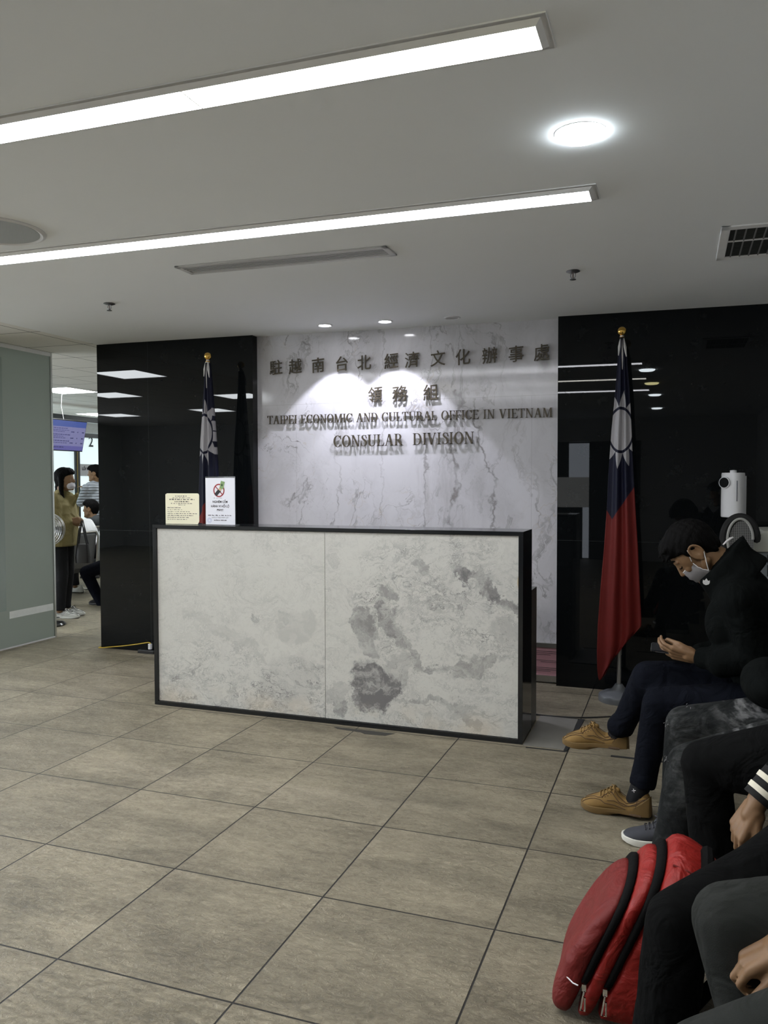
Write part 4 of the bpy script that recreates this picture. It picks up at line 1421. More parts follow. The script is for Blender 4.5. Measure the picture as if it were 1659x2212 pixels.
def shoe(parent, heel, toe_dir, L, mats, pitch=0.0, up=(0, 0, 1), w=1.0, name='shoe', detail=False, sole_h=.03, hgt=1.0):
    """a laced trainer: upper (the part) with sole, laces, seams as its own pieces"""
    m_up, m_sole, m_lace, m_seam = mats
    f = Vector(toe_dir)
    f = Vector((f.x, f.y, 0)).normalized()
    u = Vector((0, 0, 1))
    l = u.cross(f)
    R3 = Matrix.Rotation(-pitch, 3, l)
    f, u = R3 @ f, R3 @ u
    H = Vector(heel)
    k = L / .30
    P = lambda x, y, z: H + (f * x + l * y + u * z) * k
    st = [(-.002, .010, .062), (.003, .024, .086), (.012, .034, .100), (.03, .039, .104), (.055, .041, .086), (.085, .0415, .068), (.11, .041, .067), (.13, .041, .080), (.146, .041, .102), (.160, .0415, .102), (.185, .043, .088), (.215, .047, .074), (.245, .0475, .062), (.27, .042, .054), (.288, .031, .045), (.299, .013, .032)]
    rs = []
    for x, hw, h in st:
        h = sole_h + (h - sole_h) * hgt + 0.0
        ring = []
        for i in range(22):
            t = PI * i / 21
            c, s = math.cos(t), math.sin(t)
            taper = 1 - .20 * s ** 2 if x < .15 else 1 - .10 * s ** 2
            ring.append(P(x, hw * w * math.copysign(abs(c) ** .75, c) * taper, sole_h * .6 + (h - sole_h * .6) * abs(s) ** .62))
        rs.append(ring)
    o = MB().rings(rs).build(name, m_up, parent, 'all')
    sd = o.modifiers.new('s', 'SUBSURF')
    sd.levels = sd.render_levels = 1
    # sole with toe spring
    b = MB()
    prof = [(-.004, .018), (.003, .032), (.03, .0405), (.08, .0415), (.13, .041), (.18, .0435), (.22, .0485), (.25, .048), (.28, .040), (.298, .024), (.303, .008)]
    for (za, zb, g) in ((0, sole_h, 0.0),):
        lo = [P(x, y * w * .95, max(0, (x - .22) ** 2 * 2.2) + za) for x, y in prof] + [P(x, -y * w * .95, max(0, (x - .22) ** 2 * 2.2) * (x > .22) + za) for x, y in reversed(prof)]
        mi = [P(x - .002 * 0, y * w * 1.03, max(0, (x - .22) * .09) + sole_h * .45) for x, y in prof] + [P(x, -y * w * 1.03, max(0, (x - .22) * .09) + sole_h * .45) for x, y in reversed(prof)]
        hi = [P(x, y * w * 1.0, sole_h + .006 - x * .05 + max(0, x - .24) * .16) for x, y in prof] + [P(x, -y * w * 1.0, sole_h + .006 - x * .05 + max(0, x - .24) * .16) for x, y in reversed(prof)]
        b.rings([lo, mi, hi])
    b.build('sole', m_sole, o, True, bevel=.003 * k)
    hh = lambda x: next((a[2] + (c[2] - a[2]) * (x - a[0]) / (c[0] - a[0]) for a, c in zip(st, st[1:]) if a[0] <= x <= c[0]), .05)
    ww = lambda x: next((a[1] + (c[1] - a[1]) * (x - a[0]) / (c[0] - a[0]) for a, c in zip(st, st[1:]) if a[0] <= x <= c[0]), .03)

    def surf(x, g, s=1, out=.0012):
        """a point on the upper: g 0 at the sole, 1 at the crest"""
        t = g * PI / 2
        taper = 1 - .20 * math.sin(t) ** 2 if x < .15 else 1 - .10 * math.sin(t) ** 2
        h = sole_h + (hh(x) - sole_h) * hgt
        return P(x, s * (ww(x) * w * math.cos(t) ** .75 * taper + out), sole_h * .6 + (h - sole_h * .6) * math.sin(t) ** .62 + out)
    b = MB()
    for i, x in enumerate((.155, .170, .185, .200, .214)):
        b.tube([surf(x - .004, .62, 1, .003), surf(x, .85, 1, .004), surf(x + .002, 1.0, 1, .005), surf(x + .002, .85, -1, .004), surf(x - .004, .62, -1, .003)], .0026 * k, 6)
    for s in (1, -1):                                # bow
        b.tube([surf(.155, 1, s, .005), P(.165, s * .018, .108), P(.180, s * .034, .104), P(.172, s * .03, .096), surf(.158, .95, s, .004)], .0024 * k, 6)
        b.tube([surf(.155, 1, s, .005), P(.158, s * .020, .112), P(.172, s * .030, .116)], .0022 * k, 6)
    b.build('laces', m_lace, o, True)
    tongue = MB().capsule(P(.160, 0, .088), .022 * k, P(.143, 0, .103), .013 * k)
    tongue.build('tongue', m_up, o, True)
    if detail:
        b = MB()
        for s in (1, -1):
            b.tube([surf(.296, .15, s), surf(.285, .5, s), surf(.26, .62, s), surf(.235, .55, s), surf(.21, .36, s), surf(.19, .16, s), surf(.15, .10, s), surf(.10, .10, s)], .0016 * k, 6)
            b.tube([surf(.285, .88, s), surf(.262, .92, s), surf(.24, .80, s), surf(.222, .58, s), surf(.205, .50, s), surf(.185, .62, s), surf(.178, .80, s)], .0014 * k, 6)
            b.tube([surf(.012, .55, s), surf(.04, .62, s), surf(.055, .40, s), surf(.06, .15, s)], .0013 * k, 6)
            b.tube([surf(.02, .30, s), surf(.06, .26, s), surf(.11, .26, s), surf(.15, .22, s), surf(.18, .25, s)], .0013 * k, 6)
            # curved side mark
            b.tube([surf(.022, .42, s), surf(.05, .32, s), surf(.09, .30, s), surf(.13, .33, s), surf(.155, .45, s), surf(.165, .58, s)], .0015 * k, 6)
            b.tube([surf(.022, .42, s), surf(.06, .44, s), surf(.10, .47, s), surf(.135, .60, s), surf(.15, .72, s)], .0014 * k, 6)
            for x in (.150, .162, .174, .186, .198):
                q_ = surf(x, .56, s, .0015)
                b.sphere(q_, .0021 * k, None, 8, 6)
                q_ = surf(x + .004, .46, s, .0015)
                b.sphere(q_, .0018 * k, None, 8, 6)
        b.build('seams', m_seam, o, True)
        b = MB()
        for s in (1, -1):
            pts = [P(.035, s * .0425 * w, sole_h * .55), P(.06, s * .0428 * w, sole_h * .58), P(.085, s * .042 * w, sole_h * .58)]
            b.tube(pts, [.005 * k, .0062 * k, .004 * k], 8)
        b.build('air_window', m_seam, o, True)
    return o


def person(name, label, J, mats, vox=.012, hair='short', skin_vox=None, top_extra=None, trouser_extra=None, hands=None, group=None, tw=1.0, hair_mat=None, collar=True):
    """J: joints in world space. One continuous body; hair and clothing are its children."""
    m_top, m_trs = mats
    pel = Vector(J['pelvis'])
    t = thing(name, label, 'person', (pel.x, pel.y, 0), group)
    B = basis(J['hf'], J['hu'])
    k = J.get('hk', 1.0)
    hd = Vector(J['head'])
    lat = Vector(J['lat']).normalized()
    nb, ch = Vector(J['neck']), Vector(J['chest'])
    sp = (nb - pel).normalized()
    dp = lat.cross(sp).normalized()
    b = MB()
    head_prims(b, hd, B, k)
    b.capsule(hd + B @ Vector((-.025, 0, -.05)) * k, .055 * k, nb, .058)
    torso_rings(b, [(pel, lat * .13, dp * .09), (pel.lerp(ch, .5), lat * .125, dp * .085), (ch, lat * .14, dp * .09), (ch.lerp(nb, .6), lat * .13, dp * .075), (nb, lat * .06, dp * .055)])
    for S in 'LR':
        limb(b, [(ch.lerp(nb, .55), .05), (J['sh' + S], .045), (J['el' + S], .036), (J['wr' + S], .026)])
        limb(b, [(pel, .08), (J['hip' + S], .07), (J['kn' + S], .048), (J['an' + S], .034)])
    for h in hands or []:
        hand_prims(b, *h[0], **h[1])
    organic('body', b, m_skin, t, skin_vox or vox, 5 if skin_vox else 3, head_shape(hd, B, k))
    make_hair(t, hd, B, k, hair, hair_mat, vox=max(.004, (skin_vox or vox) * .8))
    # top
    b = MB()
    torso_rings(b, [(pel - sp * .03, lat * .175 * tw, dp * .135 * tw), (pel + sp * .10, lat * .185 * tw, dp * .145 * tw), (pel.lerp(ch, .6), lat * .19 * tw, dp * .14 * tw), (ch, lat * .20 * tw, dp * .14 * tw), (ch.lerp(nb, .55), lat * .185 * tw, dp * .115 * tw), (ch.lerp(nb, .85), lat * .12, dp * .09)])
    for S in 'LR':
        w2 = Vector(J['el' + S]).lerp(Vector(J['wr' + S]), J.get('slv', .90))
        limb(b, [(ch.lerp(nb, .5), .085), (J['sh' + S], .080 * tw), (J['el' + S], .066 * tw), (w2, .046)])
    if collar:
        b.capsule(ch.lerp(nb, .9), .085, nb + (hd - nb) * .12, .07)
    if top_extra:
        top_extra(b)
    organic('jacket', b, m_top, t, vox, 5)
    b = MB()
    for S in 'LR':
        limb(b, [(pel, .12), (J['hip' + S], J.get('r_hip', .098)), (J['kn' + S], J.get('r_kn', .074)), (Vector(J['kn' + S]).lerp(Vector(J['an' + S]), .45), J.get('r_sh', .066)), (Vector(J['kn' + S]).lerp(Vector(J['an' + S]), .78), J.get('r_an', .056))])
        kn_, an_ = Vector(J['kn' + S]), Vector(J['an' + S])
        ax_ = (an_ - kn_).normalized()
        e1 = ax_.orthogonal().normalized()
        e2 = ax_.cross(e1)
        ra = J.get('r_an', .056)
        torso_rings(b, [(kn_.lerp(an_, s_), e1 * ra * g_, e2 * ra * g_) for s_, g_ in ((.70, .98), (.85, 1.0), (.955, 1.03), (.965, 1.03))])
    if trouser_extra:
        trouser_extra(b)
    organic('trousers', b, m_trs, t, vox, 4)
    return t


V = Vector
# --- man with the phone, legs crossed, tan trainers
LAT = V((0, -1, 0))          # facing -x, his left is towards the viewer
J1 = dict(pelvis=(5.11, -.66, .585), chest=(5.01, -.66, .90), neck=(4.935, -.67, 1.075), head=at(1500, 1191, -.68), hf=(-.58, .06, -.81), hu=(-.81, 0, .58), hk=1.0, lat=LAT,
          shL=at(1597, 1300, -.85), elL=at(1640, 1428, -.86), wrL=at(1508, 1421, -.77), shR=(4.985, -.47, .97), elR=(5.02, -.44, .70), wrR=at(1502, 1414, -.60),
          hipL=(5.08, -.76, .53), knL=at(1424, 1520, -.75), anL=at(1386, 1703, -.73), hipR=(5.06, -.57, .57), knR=at(1400, 1462, -.64), anR=at(1338, 1579, -.54), r_kn=.070, r_sh=.060, r_an=.052, r_hip=.10)


def p1_top(b):
    # stand-up collar
    c0, c1 = at(1566, 1224, -.68), at(1556, 1206, -.68)
    d = (at(1601, 1160, -.68) - at(1512, 1252, -.68))
    torso_rings(b, [(c0 + V((.07, 0, -.07)), LAT * .135, d * .60), (c0 + V((.015, 0, -.02)), LAT * .105, d * .54), (c1, LAT * .084, d * .545)])
    # puffed sleeve and front
    b.sphere(at(1570, 1345, -.76), (.085, .10, .12))
    b.capsule(at(1640, 1410, -.85), .078, at(1560, 1432, -.82), .062)


def p1_trs(b):
    b.capsule(at(1560, 1480, -.60), .098, at(1400, 1470, -.64), .074)
    b.capsule(at(1338, 1568, -.545), .056, at(1345, 1562, -.545), .057)


wrist = at(1503, 1421, -.77)
P1 = person('person', 'seated man in black jacket and face mask bowing over a phone, legs crossed', J1, (m_blackcloth, m_navy), .009, 'short', .0034, p1_top, p1_trs,
            hands=[((wrist, V((-1, .10, .16)), V((.0, -.74, -.66)), 1), dict(curl=(.50, .52, .55, .60), thumb=(.30, .55), k=1.0)),
                   ((J1['wrR'], V((-1, -.30, .05)), V((.05, .35, -1)), -1), dict(curl=(.6, .6, .6, .6), thumb=(.5, .4), k=.95))])
B1 = basis(J1['hf'], J1['hu'])
H1 = Vector(J1['head'])
hp = lambda x, y, z: H1 + B1 @ Vector((x, y, z)) * 1.0
# mask, straps, brow and lashes; near side is his left (+y in head space)
bm_ = MB()
rs = []
for i in range(13):
    s = -1 + 2 * i / 12
    ang = s * 1.15
    ring = []
    for j in range(9):
        g = j / 8
        z = -.018 - .104 * g + .004 * abs(s) + .022 * g * abs(s)
        bulge = .014 * math.sin(PI * g) + .012 * (1 - abs(s)) * (1 - g) + .0022 * math.sin(g * 22)
        rx = .094 + bulge - .030 * g * g * abs(s) - .012 * g
        ring.append(hp((rx) * math.cos(ang) - .004, (.066 + bulge * .3) * math.sin(ang), z))
    rs.append(ring)
bm_.rings(rs, False, False)
o = bm_.build('face_mask', m_mask, P1, 'all')
sd = o.modifiers.new('t', 'SOLIDIFY')
sd.thickness = .0022
MB().tube([rs[i][0] for i in range(13)], .0016).tube([rs[12][j] for j in range(8)], .0016).build('edge_binding', m_maskw, o, True)
bd = next(q for q in P1.children if q.name.startswith('body'))
sn = lambda *a: snap(bd, hp(*a), .0016)


def taut(p, q, n=8):
    out = []
    for i in range(n + 1):
        s = V(p).lerp(V(q), i / n)
        f = snap(bd, s, .002)
        out.append(f if (f - H1).length > (s - H1).length and i else s)
    return out


up_ = taut(rs[12][0], hp(.004, .083, .030))
lo_ = taut(rs[12][7], hp(-.030, .080, -.024))
MB().tube(up_, .0019).tube(lo_, .0019).build('ear_loop', m_maskw, o, True)
MB().tube([sn(.10, .012, .040), sn(.098, .022, .045), sn(.092, .034, .046), sn(.082, .050, .042)], [.003, .0045, .0045, .002]).build('eyebrow', m_hair, P1, True)
MB().tube([sn(.095, .020, .004), sn(.095, .027, .001), sn(.09, .036, .000), sn(.08, .047, .004)], [.0012, .0024, .0026, .0014]).build('eyelashes', m_hair, P1, True)
# white inner collar
cc = at(1581, 1178, -.68)
MB().tube([at(1562, 1177, -.715), at(1570, 1169, -.71), at(1579, 1163, -.69), at(1583, 1162, -.66), at(1578, 1166, -.63)], [.003, .0045, .005, .005, .004]).build('inner_collar', m_maskw, P1, True)
# small white emblem on the chest: three leaves
b = MB()
ce = at(1525, 1264, -.80)
for a, ln, wd in ((.50, .024, .0062), (-.05, .028, .0068), (-.62, .024, .0062)):
    ax = V((math.sin(a) * -1, -.15, math.cos(a)))
    ay = V((math.cos(a), .1, math.sin(a)))
    pts = [(0, 0), (.35, 1), (.65, .95), (1, 0), (.65, -.95), (.35, -1)]
    b.prism(pts, lambda x, y: ce + ax * (x * ln) + ay * (y * wd), V((0, .004, 0)))
b.build('chest_emblem', plain('white_embroidery', (.75, .75, .75), .6), P1)
MB().capsule(at(1566, 1405, -.80), .022, at(1555, 1384, -.80), .016).build('inner_shirt', cloth('grey_blue_shirt', (.035, .038, .048)), P1, True)
TAN = (plain('tan_suede', (.185, .107, .027), .85, var=.18, scale=26, bump=.2), plain('tan_sole', (.135, .080, .022), .8, var=.15), plain('tan_lace', (.21, .125, .036), .85, var=.1), plain('brown_seam', (.075, .042, .018), .8))
shoe(P1, (4.640, -.745, 0), V((-1, .10, 0)), .290, TAN, 0.0, detail=True, hgt=1.22, w=1.08, sole_h=.036)
shoe(P1, at(1357, 1622, -.53), V((-1, .02, 0)), .290, TAN, -.02, detail=True, hgt=1.22, w=1.08, sole_h=.036)
m_sock = cloth('black_sock', (.009, .009, .010), .9)
for hl, an in ((V((4.570, -.738, .065)), V(J1['anL'])), (at(1326, 1600, -.53), V(J1['anR']))):
    MB().capsule(hl, .034, an + V((.004, 0, .03)), .043).build('sock', m_sock, P1, True)
b = MB()
st = at(1369, 1708, -.785)
for a in (0, PI / 2):
    v_ = V((math.cos(a + .2), 0, math.sin(a + .2))) * .008
    b.tube([st - v_, st + v_], .0012)
b.build('sock_mark', m_maskw, P1)

t = thing('smartphone', 'dark phone held by the seated man above his crossed knee', 'phone', at(1455, 1405, -.73))
A = Matrix.Translation(at(1449, 1403, -.725)) @ Matrix.Rotation(.07, 4, 'Y') @ Matrix.Rotation(.30, 4, 'X')
MB().box((-.078, -.036, -.004), (.070, .036, .004), 0, A).build('phone_body', plain('dark_glass', (.010, .011, .013), .12, .1), t, bevel=.003)
MB().box((-.076, -.034, .004), (.068, .034, .0047), 0, A).build('screen', plain('dim_screen', (.012, .013, .016), .08), t)
MB().box((-.0795, -.030, -.003), (-.077, .030, .003), 0, A).box((-.06, -.0372, -.001), (.06, -.0358, .001), 0, A).build('metal_edge', m_chrome, t)

# --- person in ripped grey jeans
J2 = dict(pelvis=(5.22, -1.2, .57), chest=(5.26, -1.2, .95), neck=(5.24, -1.2, 1.16), head=(5.20, -1.2, 1.34), hf=(-1, 0, -.1), hu=(0, 0, 1), lat=LAT,
          shL=(5.26, -1.41, 1.08), elL=(5.20, -1.46, .80), wrL=(5.29, -1.36, .64), shR=(5.26, -.99, 1.08), elR=(5.22, -.95, .80), wrR=(5.28, -1.02, .64),
          hipL=(5.17, -1.29, .57), knL=at(1487, 1652, -1.30), anL=(4.72, -1.36, .10), hipR=(5.17, -1.10, .58), knR=at(1480, 1566, -1.02), anR=(4.745, -1.0, .10), r_kn=.074, r_sh=.072, r_an=.066, r_hip=.10)


def p2_top(b):
    b.sphere(at(1665, 1475, -1.2), (.10, .18, .085))


P2 = person('person', 'seated person in ripped faded grey jeans, cut off by the photo edge', J2, (m_blackcloth, m_denim), .010, 'short', None, p2_top,
            hands=[((J2['wrL'], V((-1, .1, -.25)), V((0, 0, 1)), -1), dict(curl=(.4, .45, .5, .5))), ((J2['wrR'], V((-1, -.1, -.25)), V((0, 0, 1)), 1), dict(curl=(.4, .45, .5, .5)))])
rnd = random.Random(5)
m_fray = plain('white_thread', (.22, .22, .22), .8)
for (u, v, yy, n_) in ((1440, 1562, -1.06, 7), (1441, 1640, -1.345, 5), (1487, 1523, -1.06, 3)):
    b = MB()
    for i in range(n_):
        p = at(u + rnd.uniform(-5, 5), v + rnd.uniform(-7, 7), yy)
        d_ = V((rnd.uniform(-.5, .5), -.5, rnd.uniform(-1, 1))).normalized() * rnd.uniform(.002, .006)
        b.tube([p - d_, p, p + d_ + V((rnd.uniform(-.003, .003), 0, 0))], .0008, 5)
    b.build('fray_thread', m_fray, P2)
GREY = (cloth('slate_knit', (.045, .047, .055), .85, fold=.25), plain('white_rubber', (.62, .61, .55), .55, var=.06), plain('slate_lace', (.035, .035, .04), .8), m_bplas)
shoe(P2, (4.840, -1.0, 0), V((-1, .01, 0)), .30, GREY, 0, hgt=.9, sole_h=.034)
shoe(P2, (4.815, -1.385, 0), V((-1, -.05, 0)), .30, GREY, 0, hgt=.9, sole_h=.034)
MB().capsule((4.735, -.995, .10), .043, (4.74, -1.0, .17), .043).build('sock', m_sock, P2, True)
MB().capsule((4.71, -1.365, .10), .043, (4.715, -1.36, .17), .043).build('sock', m_sock, P2, True)

# --- person in black with the red rucksack
kn3 = at(1462, 1990, -2.295)
J3 = dict(pelvis=(5.24, -1.84, .57), chest=(5.24, -1.84, .93), neck=(5.20, -1.84, 1.13), head=(5.14, -1.84, 1.30), hf=(-1, 0, -.3), hu=(-.3, 0, 1), lat=LAT,
          shL=(5.25, -2.05, 1.06), elL=(5.24, -2.10, .80), wrL=(5.24, -2.12, .58), shR=(5.22, -1.63, 1.06), elR=at(1790, 1560, -1.80), wrR=at(1635, 1728, -1.87),
          hipL=at(1745, 1850, -1.99), knL=kn3, anL=at(1432, 2260, -2.31), hipR=(5.2, -1.72, .58), knR=at(1525, 1650, -1.58), anR=(4.87, -1.60, .10), r_kn=.072, r_sh=.074, r_an=.07, r_hip=.095, slv=.66)
ank = Vector(J3['anL'])
if ank.z > .1:
    J3['anL'] = kn3 + (ank - kn3) * ((kn3.z - .1) / (kn3.z - ank.z))


def p3_trs(b):
    b.capsule(kn3, .071, at(1585, 1945, -2.19), .083)
    b.capsule(at(1585, 1945, -2.19), .083, at(1735, 1845, -2.0), .10)
    b.capsule(at(1525, 1650, -1.58), .077, at(1680, 1634, -1.64), .098)


w3 = at(1632, 1738, -1.87)
P3 = person('person', 'seated person in black trousers and white-striped cuff reaching into the red rucksack', J3, (m_blackcloth, m_blackpant), .010, 'short', .0036, None, p3_trs,
            hands=[((w3, at(1590, 1800, -1.86) - w3, V((-.45, -.35, .5)), -1), dict(curl=(.75, .8, .85, .9), thumb=(.5, .35), k=1.05)),
                   ((J3['wrL'], V((-1, .3, -.3)), V((0, -.3, 1)), -1), dict(curl=(.5, .5, .6, .6)))])
b = MB()
ex = (at(1790, 1560, -1.80) - w3).normalized()


def cuff_band(s0, s1, r):
    c = w3 + ex * s0
    a = ex.orthogonal().normalized()
    bb = ex.cross(a)
    return [[w3 + ex * s + (a * math.cos(2 * PI * k / 36) + bb * math.sin(2 * PI * k / 36)) * rr for k in range(36)] for s, rr in ((s0, r), (s0 + .0005, r + .003), (s1, r + .004), (s1 + .0005, r))]


MB().rings(cuff_band(.012, .115, .043)).build('cuff', cloth('black_rib_knit', (.010, .010, .010)), P3, True)
m_stripe = plain('cream_stripe', (.62, .58, .47), .85)
MB().rings(cuff_band(.030, .046, .0450)).build('cuff_stripe', m_stripe, P3, True)
MB().rings(cuff_band(.066, .082, .0455)).build('cuff_stripe', m_stripe, P3, True)
BLK = (cloth('black_canvas', (.010, .010, .010)), plain('black_rubber', (.02, .02, .02), .6), m_bplas, m_bplas)
an = J3['anL']
shoe(P3, (an.x + .02, an.y + .05, 0), V((-.25, -1, 0)), .29, BLK)
shoe(P3, (J3['anR'][0] + .07, J3['anR'][1], 0), V((-1, 0, 0)), .29, BLK)

# --- person in grey trousers, nearest
kn4 = at(1578, 1990, -2.50)
J4 = dict(pelvis=(5.26, -2.56, .57), chest=(5.28, -2.56, .95), neck=(5.26, -2.56, 1.16), head=(5.24, -2.56, 1.34), hf=(-1, 0, -.1), hu=(0, 0, 1), lat=LAT,
          shL=(5.28, -2.77, 1.08), elL=(5.27, -2.82, .82), wrL=(5.10, -2.72, .70), shR=(5.28, -2.35, 1.08), elR=(5.25, -2.40, .80), wrR=at(1712, 2030, -2.58),
          hipL=(5.2, -2.68, .56), knL=at(1522, 2306, -2.76), anL=(4.72, -2.82, .10), hipR=(5.2, -2.45, .57), knR=kn4, anR=(4.95, -2.51, .10), r_kn=.078, r_sh=.074, r_an=.07, r_hip=.10)
w4 = Vector(J4['wrR'])
P4 = person('person', 'nearest seated person in plain grey trousers with one hand hanging', J4, (cloth('dark_green_grey_top', (.02, .023, .02)), m_greypant), .010, 'short', .0036,
            hands=[((w4, at(1655, 2052, -2.58) - w4 + V((0, 0, -.0)), V((-.35, -.35, .8)), -1), dict(curl=(1.0, 1.02, 1.05, 1.05), thumb=(.5, .4), k=1.05, spread=.04)),
                   ((J4['wrL'], V((-1, .2, -.3)), V((0, -.3, 1)), -1), dict(curl=(.5, .5, .6, .6)))])
shoe(P4, (J4['anR'][0] + .07, J4['anR'][1], 0), V((-1, 0, 0)), .29, BLK)
shoe(P4, (J4['anL'][0] + .07, J4['anL'][1], 0), V((-1, 0, 0)), .29, BLK)

# --- red rucksack
m_red = cloth('red_nylon', (.235, .009, .006), .5, var=.15, fold=.5, fscale=10, spec=.35)
m_redd = cloth('dull_red_nylon', (.13, .008, .006), .6, var=.15, fold=.4, fscale=9, spec=.3)
m_zip = cloth('black_zip_tape', (.005, .005, .005), .9, spec=.08, fold=.2)
t = thing('rucksack', 'red rucksack with two long black zips standing between the feet', 'bag', (4.62, -1.90, 0))
OX, OY = 4.720, -2.02
bv = V((.375, 0, .90))
bu = V((-1, 0, 0))


def bag_ring(d, Wd, Hh, inset=0.0, z0=.012, bow=0.0):
    """an arched outline: flat foot, straight sides, round top"""
    Wd, Hh = Wd * 1.06 - inset * 2, Hh - inset
    pts = []
    r = Wd * .46
    n = 14
    pts.append((-Wd * .46, z0 + .0))
    for i in range(n + 1):
        a = PI - PI * i / n
        pts.append((r * 1.08 * math.copysign(abs(math.cos(a)) ** .8, math.cos(a)), Hh - r * .78 + r * .78 * abs(math.sin(a)) ** .8))
    pts.append((Wd * .46, z0))
    out = []
    for i in range(len(pts)):
        q0, q1 = pts[i], pts[(i + 1) % len(pts)]
        m_ = 4 if (i == 0 or i >= len(pts) - 2) else 1
        for k in range(m_):
            s = k / m_
            out.append((q0[0] + (q1[0] - q0[0]) * s, q0[1] + (q1[1] - q0[1]) * s))
    return [V((OX, OY + y, 0)) + bu * (d + bow * math.sin(min(1, max(0, v / Hh)) * PI)) + bv * v for y, v in out]


def bag_part(name, secs, mat, parent, sub=1):
    o = MB().rings([bag_ring(*s) for s in secs]).build(name, mat, parent, 'all')
    if sub:
        md = o.modifiers.new('s', 'SUBSURF')
        md.levels = md.render_levels = sub
    return o


main = bag_part('main_compartment', [(0, .28, .40, .03), (.01, .30, .425), (.05, .315, .455), (.10, .32, .490), (.15, .32, .512), (.172, .315, .508), (.189, .31, .488, .006)], m_red, t)
z2 = bag_part('zip_band', [(.182, .305, .478, .004, .13, .0), (.186, .32, .484, 0, .125), (.200, .32, .484, 0, .125), (.204, .305, .478, .004, .13)], m_zip, t, 0)
mid = bag_part('middle_pocket', [(.190, .30, .462, .006), (.204, .312, .468, 0, .012, .004), (.222, .32, .463, 0, .012, .008), (.240, .315, .452, .002, .012, .008)], m_red, t)
z1 = bag_part('zip_band', [(.236, .30, .424, .004, .135, .005), (.240, .318, .430, 0, .13, .006), (.252, .318, .428, 0, .13, .008), (.256, .30, .42, .004, .135, .008)], m_zip, t, 0)
fr = bag_part('front_pocket', [(.242, .295, .408, .006, .012, .006), (.258, .308, .412, 0, .012, .012), (.272, .302, .402, 0, .012, .022), (.286, .28, .38, 0, .012, .028), (.296, .24, .34, 0, .02, .030), (.302, .17, .28, 0, .04, .030)], m_redd, t)
Q = lambda d, y, v: V((OX, OY + y, 0)) + bu * d + bv * v
for par, d0, y0_ in ((z1, .250, -.170), (z2, .197, -.172)):
    s = MB().box((-.0055, -.004, -.009), (.0055, .004, .009), 0, Matrix.Translation(Q(d0, y0_, .13)))
    p_ = Q(d0, y0_ - .006, .13)
    s.tube([p_ + V((0, -.002, -.008)), p_ + V((-.004, -.006, -.03)), p_ + V((-.008, -.006, -.055)), p_ + V((.003, -.006, -.055)), p_ + V((.003, -.005, -.02))], .0026, 6)
    s.build('zip_pull', m_chrome, par, True)
MB().tube([Q(.294 + .012, -.138, .135), Q(.28, -.164, .132), Q(.266, -.170, .132)], .0018, 6).build('reflective_line', m_maskw, fr)
MB().tube([Q(.085, .02, .487), Q(.085, -.03, .486), Q(.083, -.10, .472), Q(.08, -.148, .440), Q(.078, -.172, .385), Q(.077, -.173, .25)], .017, 8).build('side_strap', m_zip, t, True)
MB().tube([Q(.02, .04, .455), Q(.0, .03, .49), Q(.0, -.03, .49), Q(.02, -.04, .455)], .009, 8).build('grab_handle', m_zip, t, True)
for s in (-1, 1):
    MB().tube([Q(-.0, s * .07, .43), Q(-.05, s * .085, .36), Q(-.06, s * .095, .2), Q(-.01, s * .12, .05)], .018, 8).build('shoulder_strap', m_zip, t, True)
for y0_, y1_ in ((-.09, .04),):
    MB().tube([Q(.17, -.172, .36), Q(.12, -.155, .42), Q(.06, -.12, .455)], .003, 6).tube([Q(.172, -.10, .492), Q(.12, -.11, .480), Q(.06, -.115, .460)], .003, 6).build('seam', m_redd, t, True)

# --- bench under the four people
t = thing('waiting_bench', 'dark row of linked waiting seats under the people on the right', 'bench', (5.3, -1.6, 0))
for i, yy in enumerate((-.66, -1.24, -1.82, -2.40, -2.98)):
    MB().box((5.17, yy - .26, .372), (5.46, yy + .26, .398)).build('seat', m_dark, t, bevel=.01)
    MB().prism([(5.47, .44), (5.50, .44), (5.60, .84), (5.57, .84)], lambda x, z: (x, yy - .26, z), (0, .52, 0)).build('backrest', m_dark, t, bevel=.01)
MB().box((5.22, -3.25, .32), (5.28, -.38, .372)).build('beam', m_dark, t)
for yy in (-.9, -2.75):
    MB().box((5.23, yy - .03, .02), (5.27, yy + .03, .32)).box((5.08, yy - .025, 0), (5.5, yy + .025, .025)).build('leg', m_dark, t)

# ------------------------------------------------------------------ waiting room seen through the gap on the left
m_seatm = plain('perforated_dark_steel', (.11, .112, .115), .38, .5, var=.1)
m_white2 = cloth('white_shirt', (.58, .58, .58), .8)
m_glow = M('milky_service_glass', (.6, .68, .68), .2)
m_glow.emit((.80, .95, .97), .50)  # emission put into the panes in place of the lights behind them
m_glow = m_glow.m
CX = -4.2
struct(MB().box((CX - .1, 2.0, 0), (CX, 10.9, .78)).build('wall_counter', m_white))
b = MB()
b.box((CX - .06, 2.0, 2.39), (CX + .02, 10.9, 2.475)).box((CX - .03, 6.06, 2.145), (CX + .02, 10.9, 2.215)).box((CX - .03, 5.98, .78), (CX + .03, 6.07, 2.39)).box((CX - .03, 7.6, .78), (CX + .02, 7.67, 2.39)).box((CX - .03, 3.9, .78), (CX + .02, 3.97, 2.39)).box((CX - .1, 2.0, .76), (CX + .12, 10.9, .80))
struct(b.build('window_1', plain('dark_window_frame', (.03, .034, .036), .4, .3)))
struct(MB().box((CX - .02, 2.0, .80), (CX - .008, 5.98, 2.39)).box((CX - .02, 6.07, .80), (CX - .008, 10.9, 2.39)).build('window_1_glass', m_glow))
struct(MB().box((CX - .012, 6.07, 2.22), (CX - .004, 10.9, 2.385)).build('window_1_fascia', plain('pale_fascia', (.42, .45, .45), .5)))
vs, fs = text_mesh('2', .235, lambda x, y, z: (CX + .004, 6.36 + x, 2.005 + y), 0, .004)
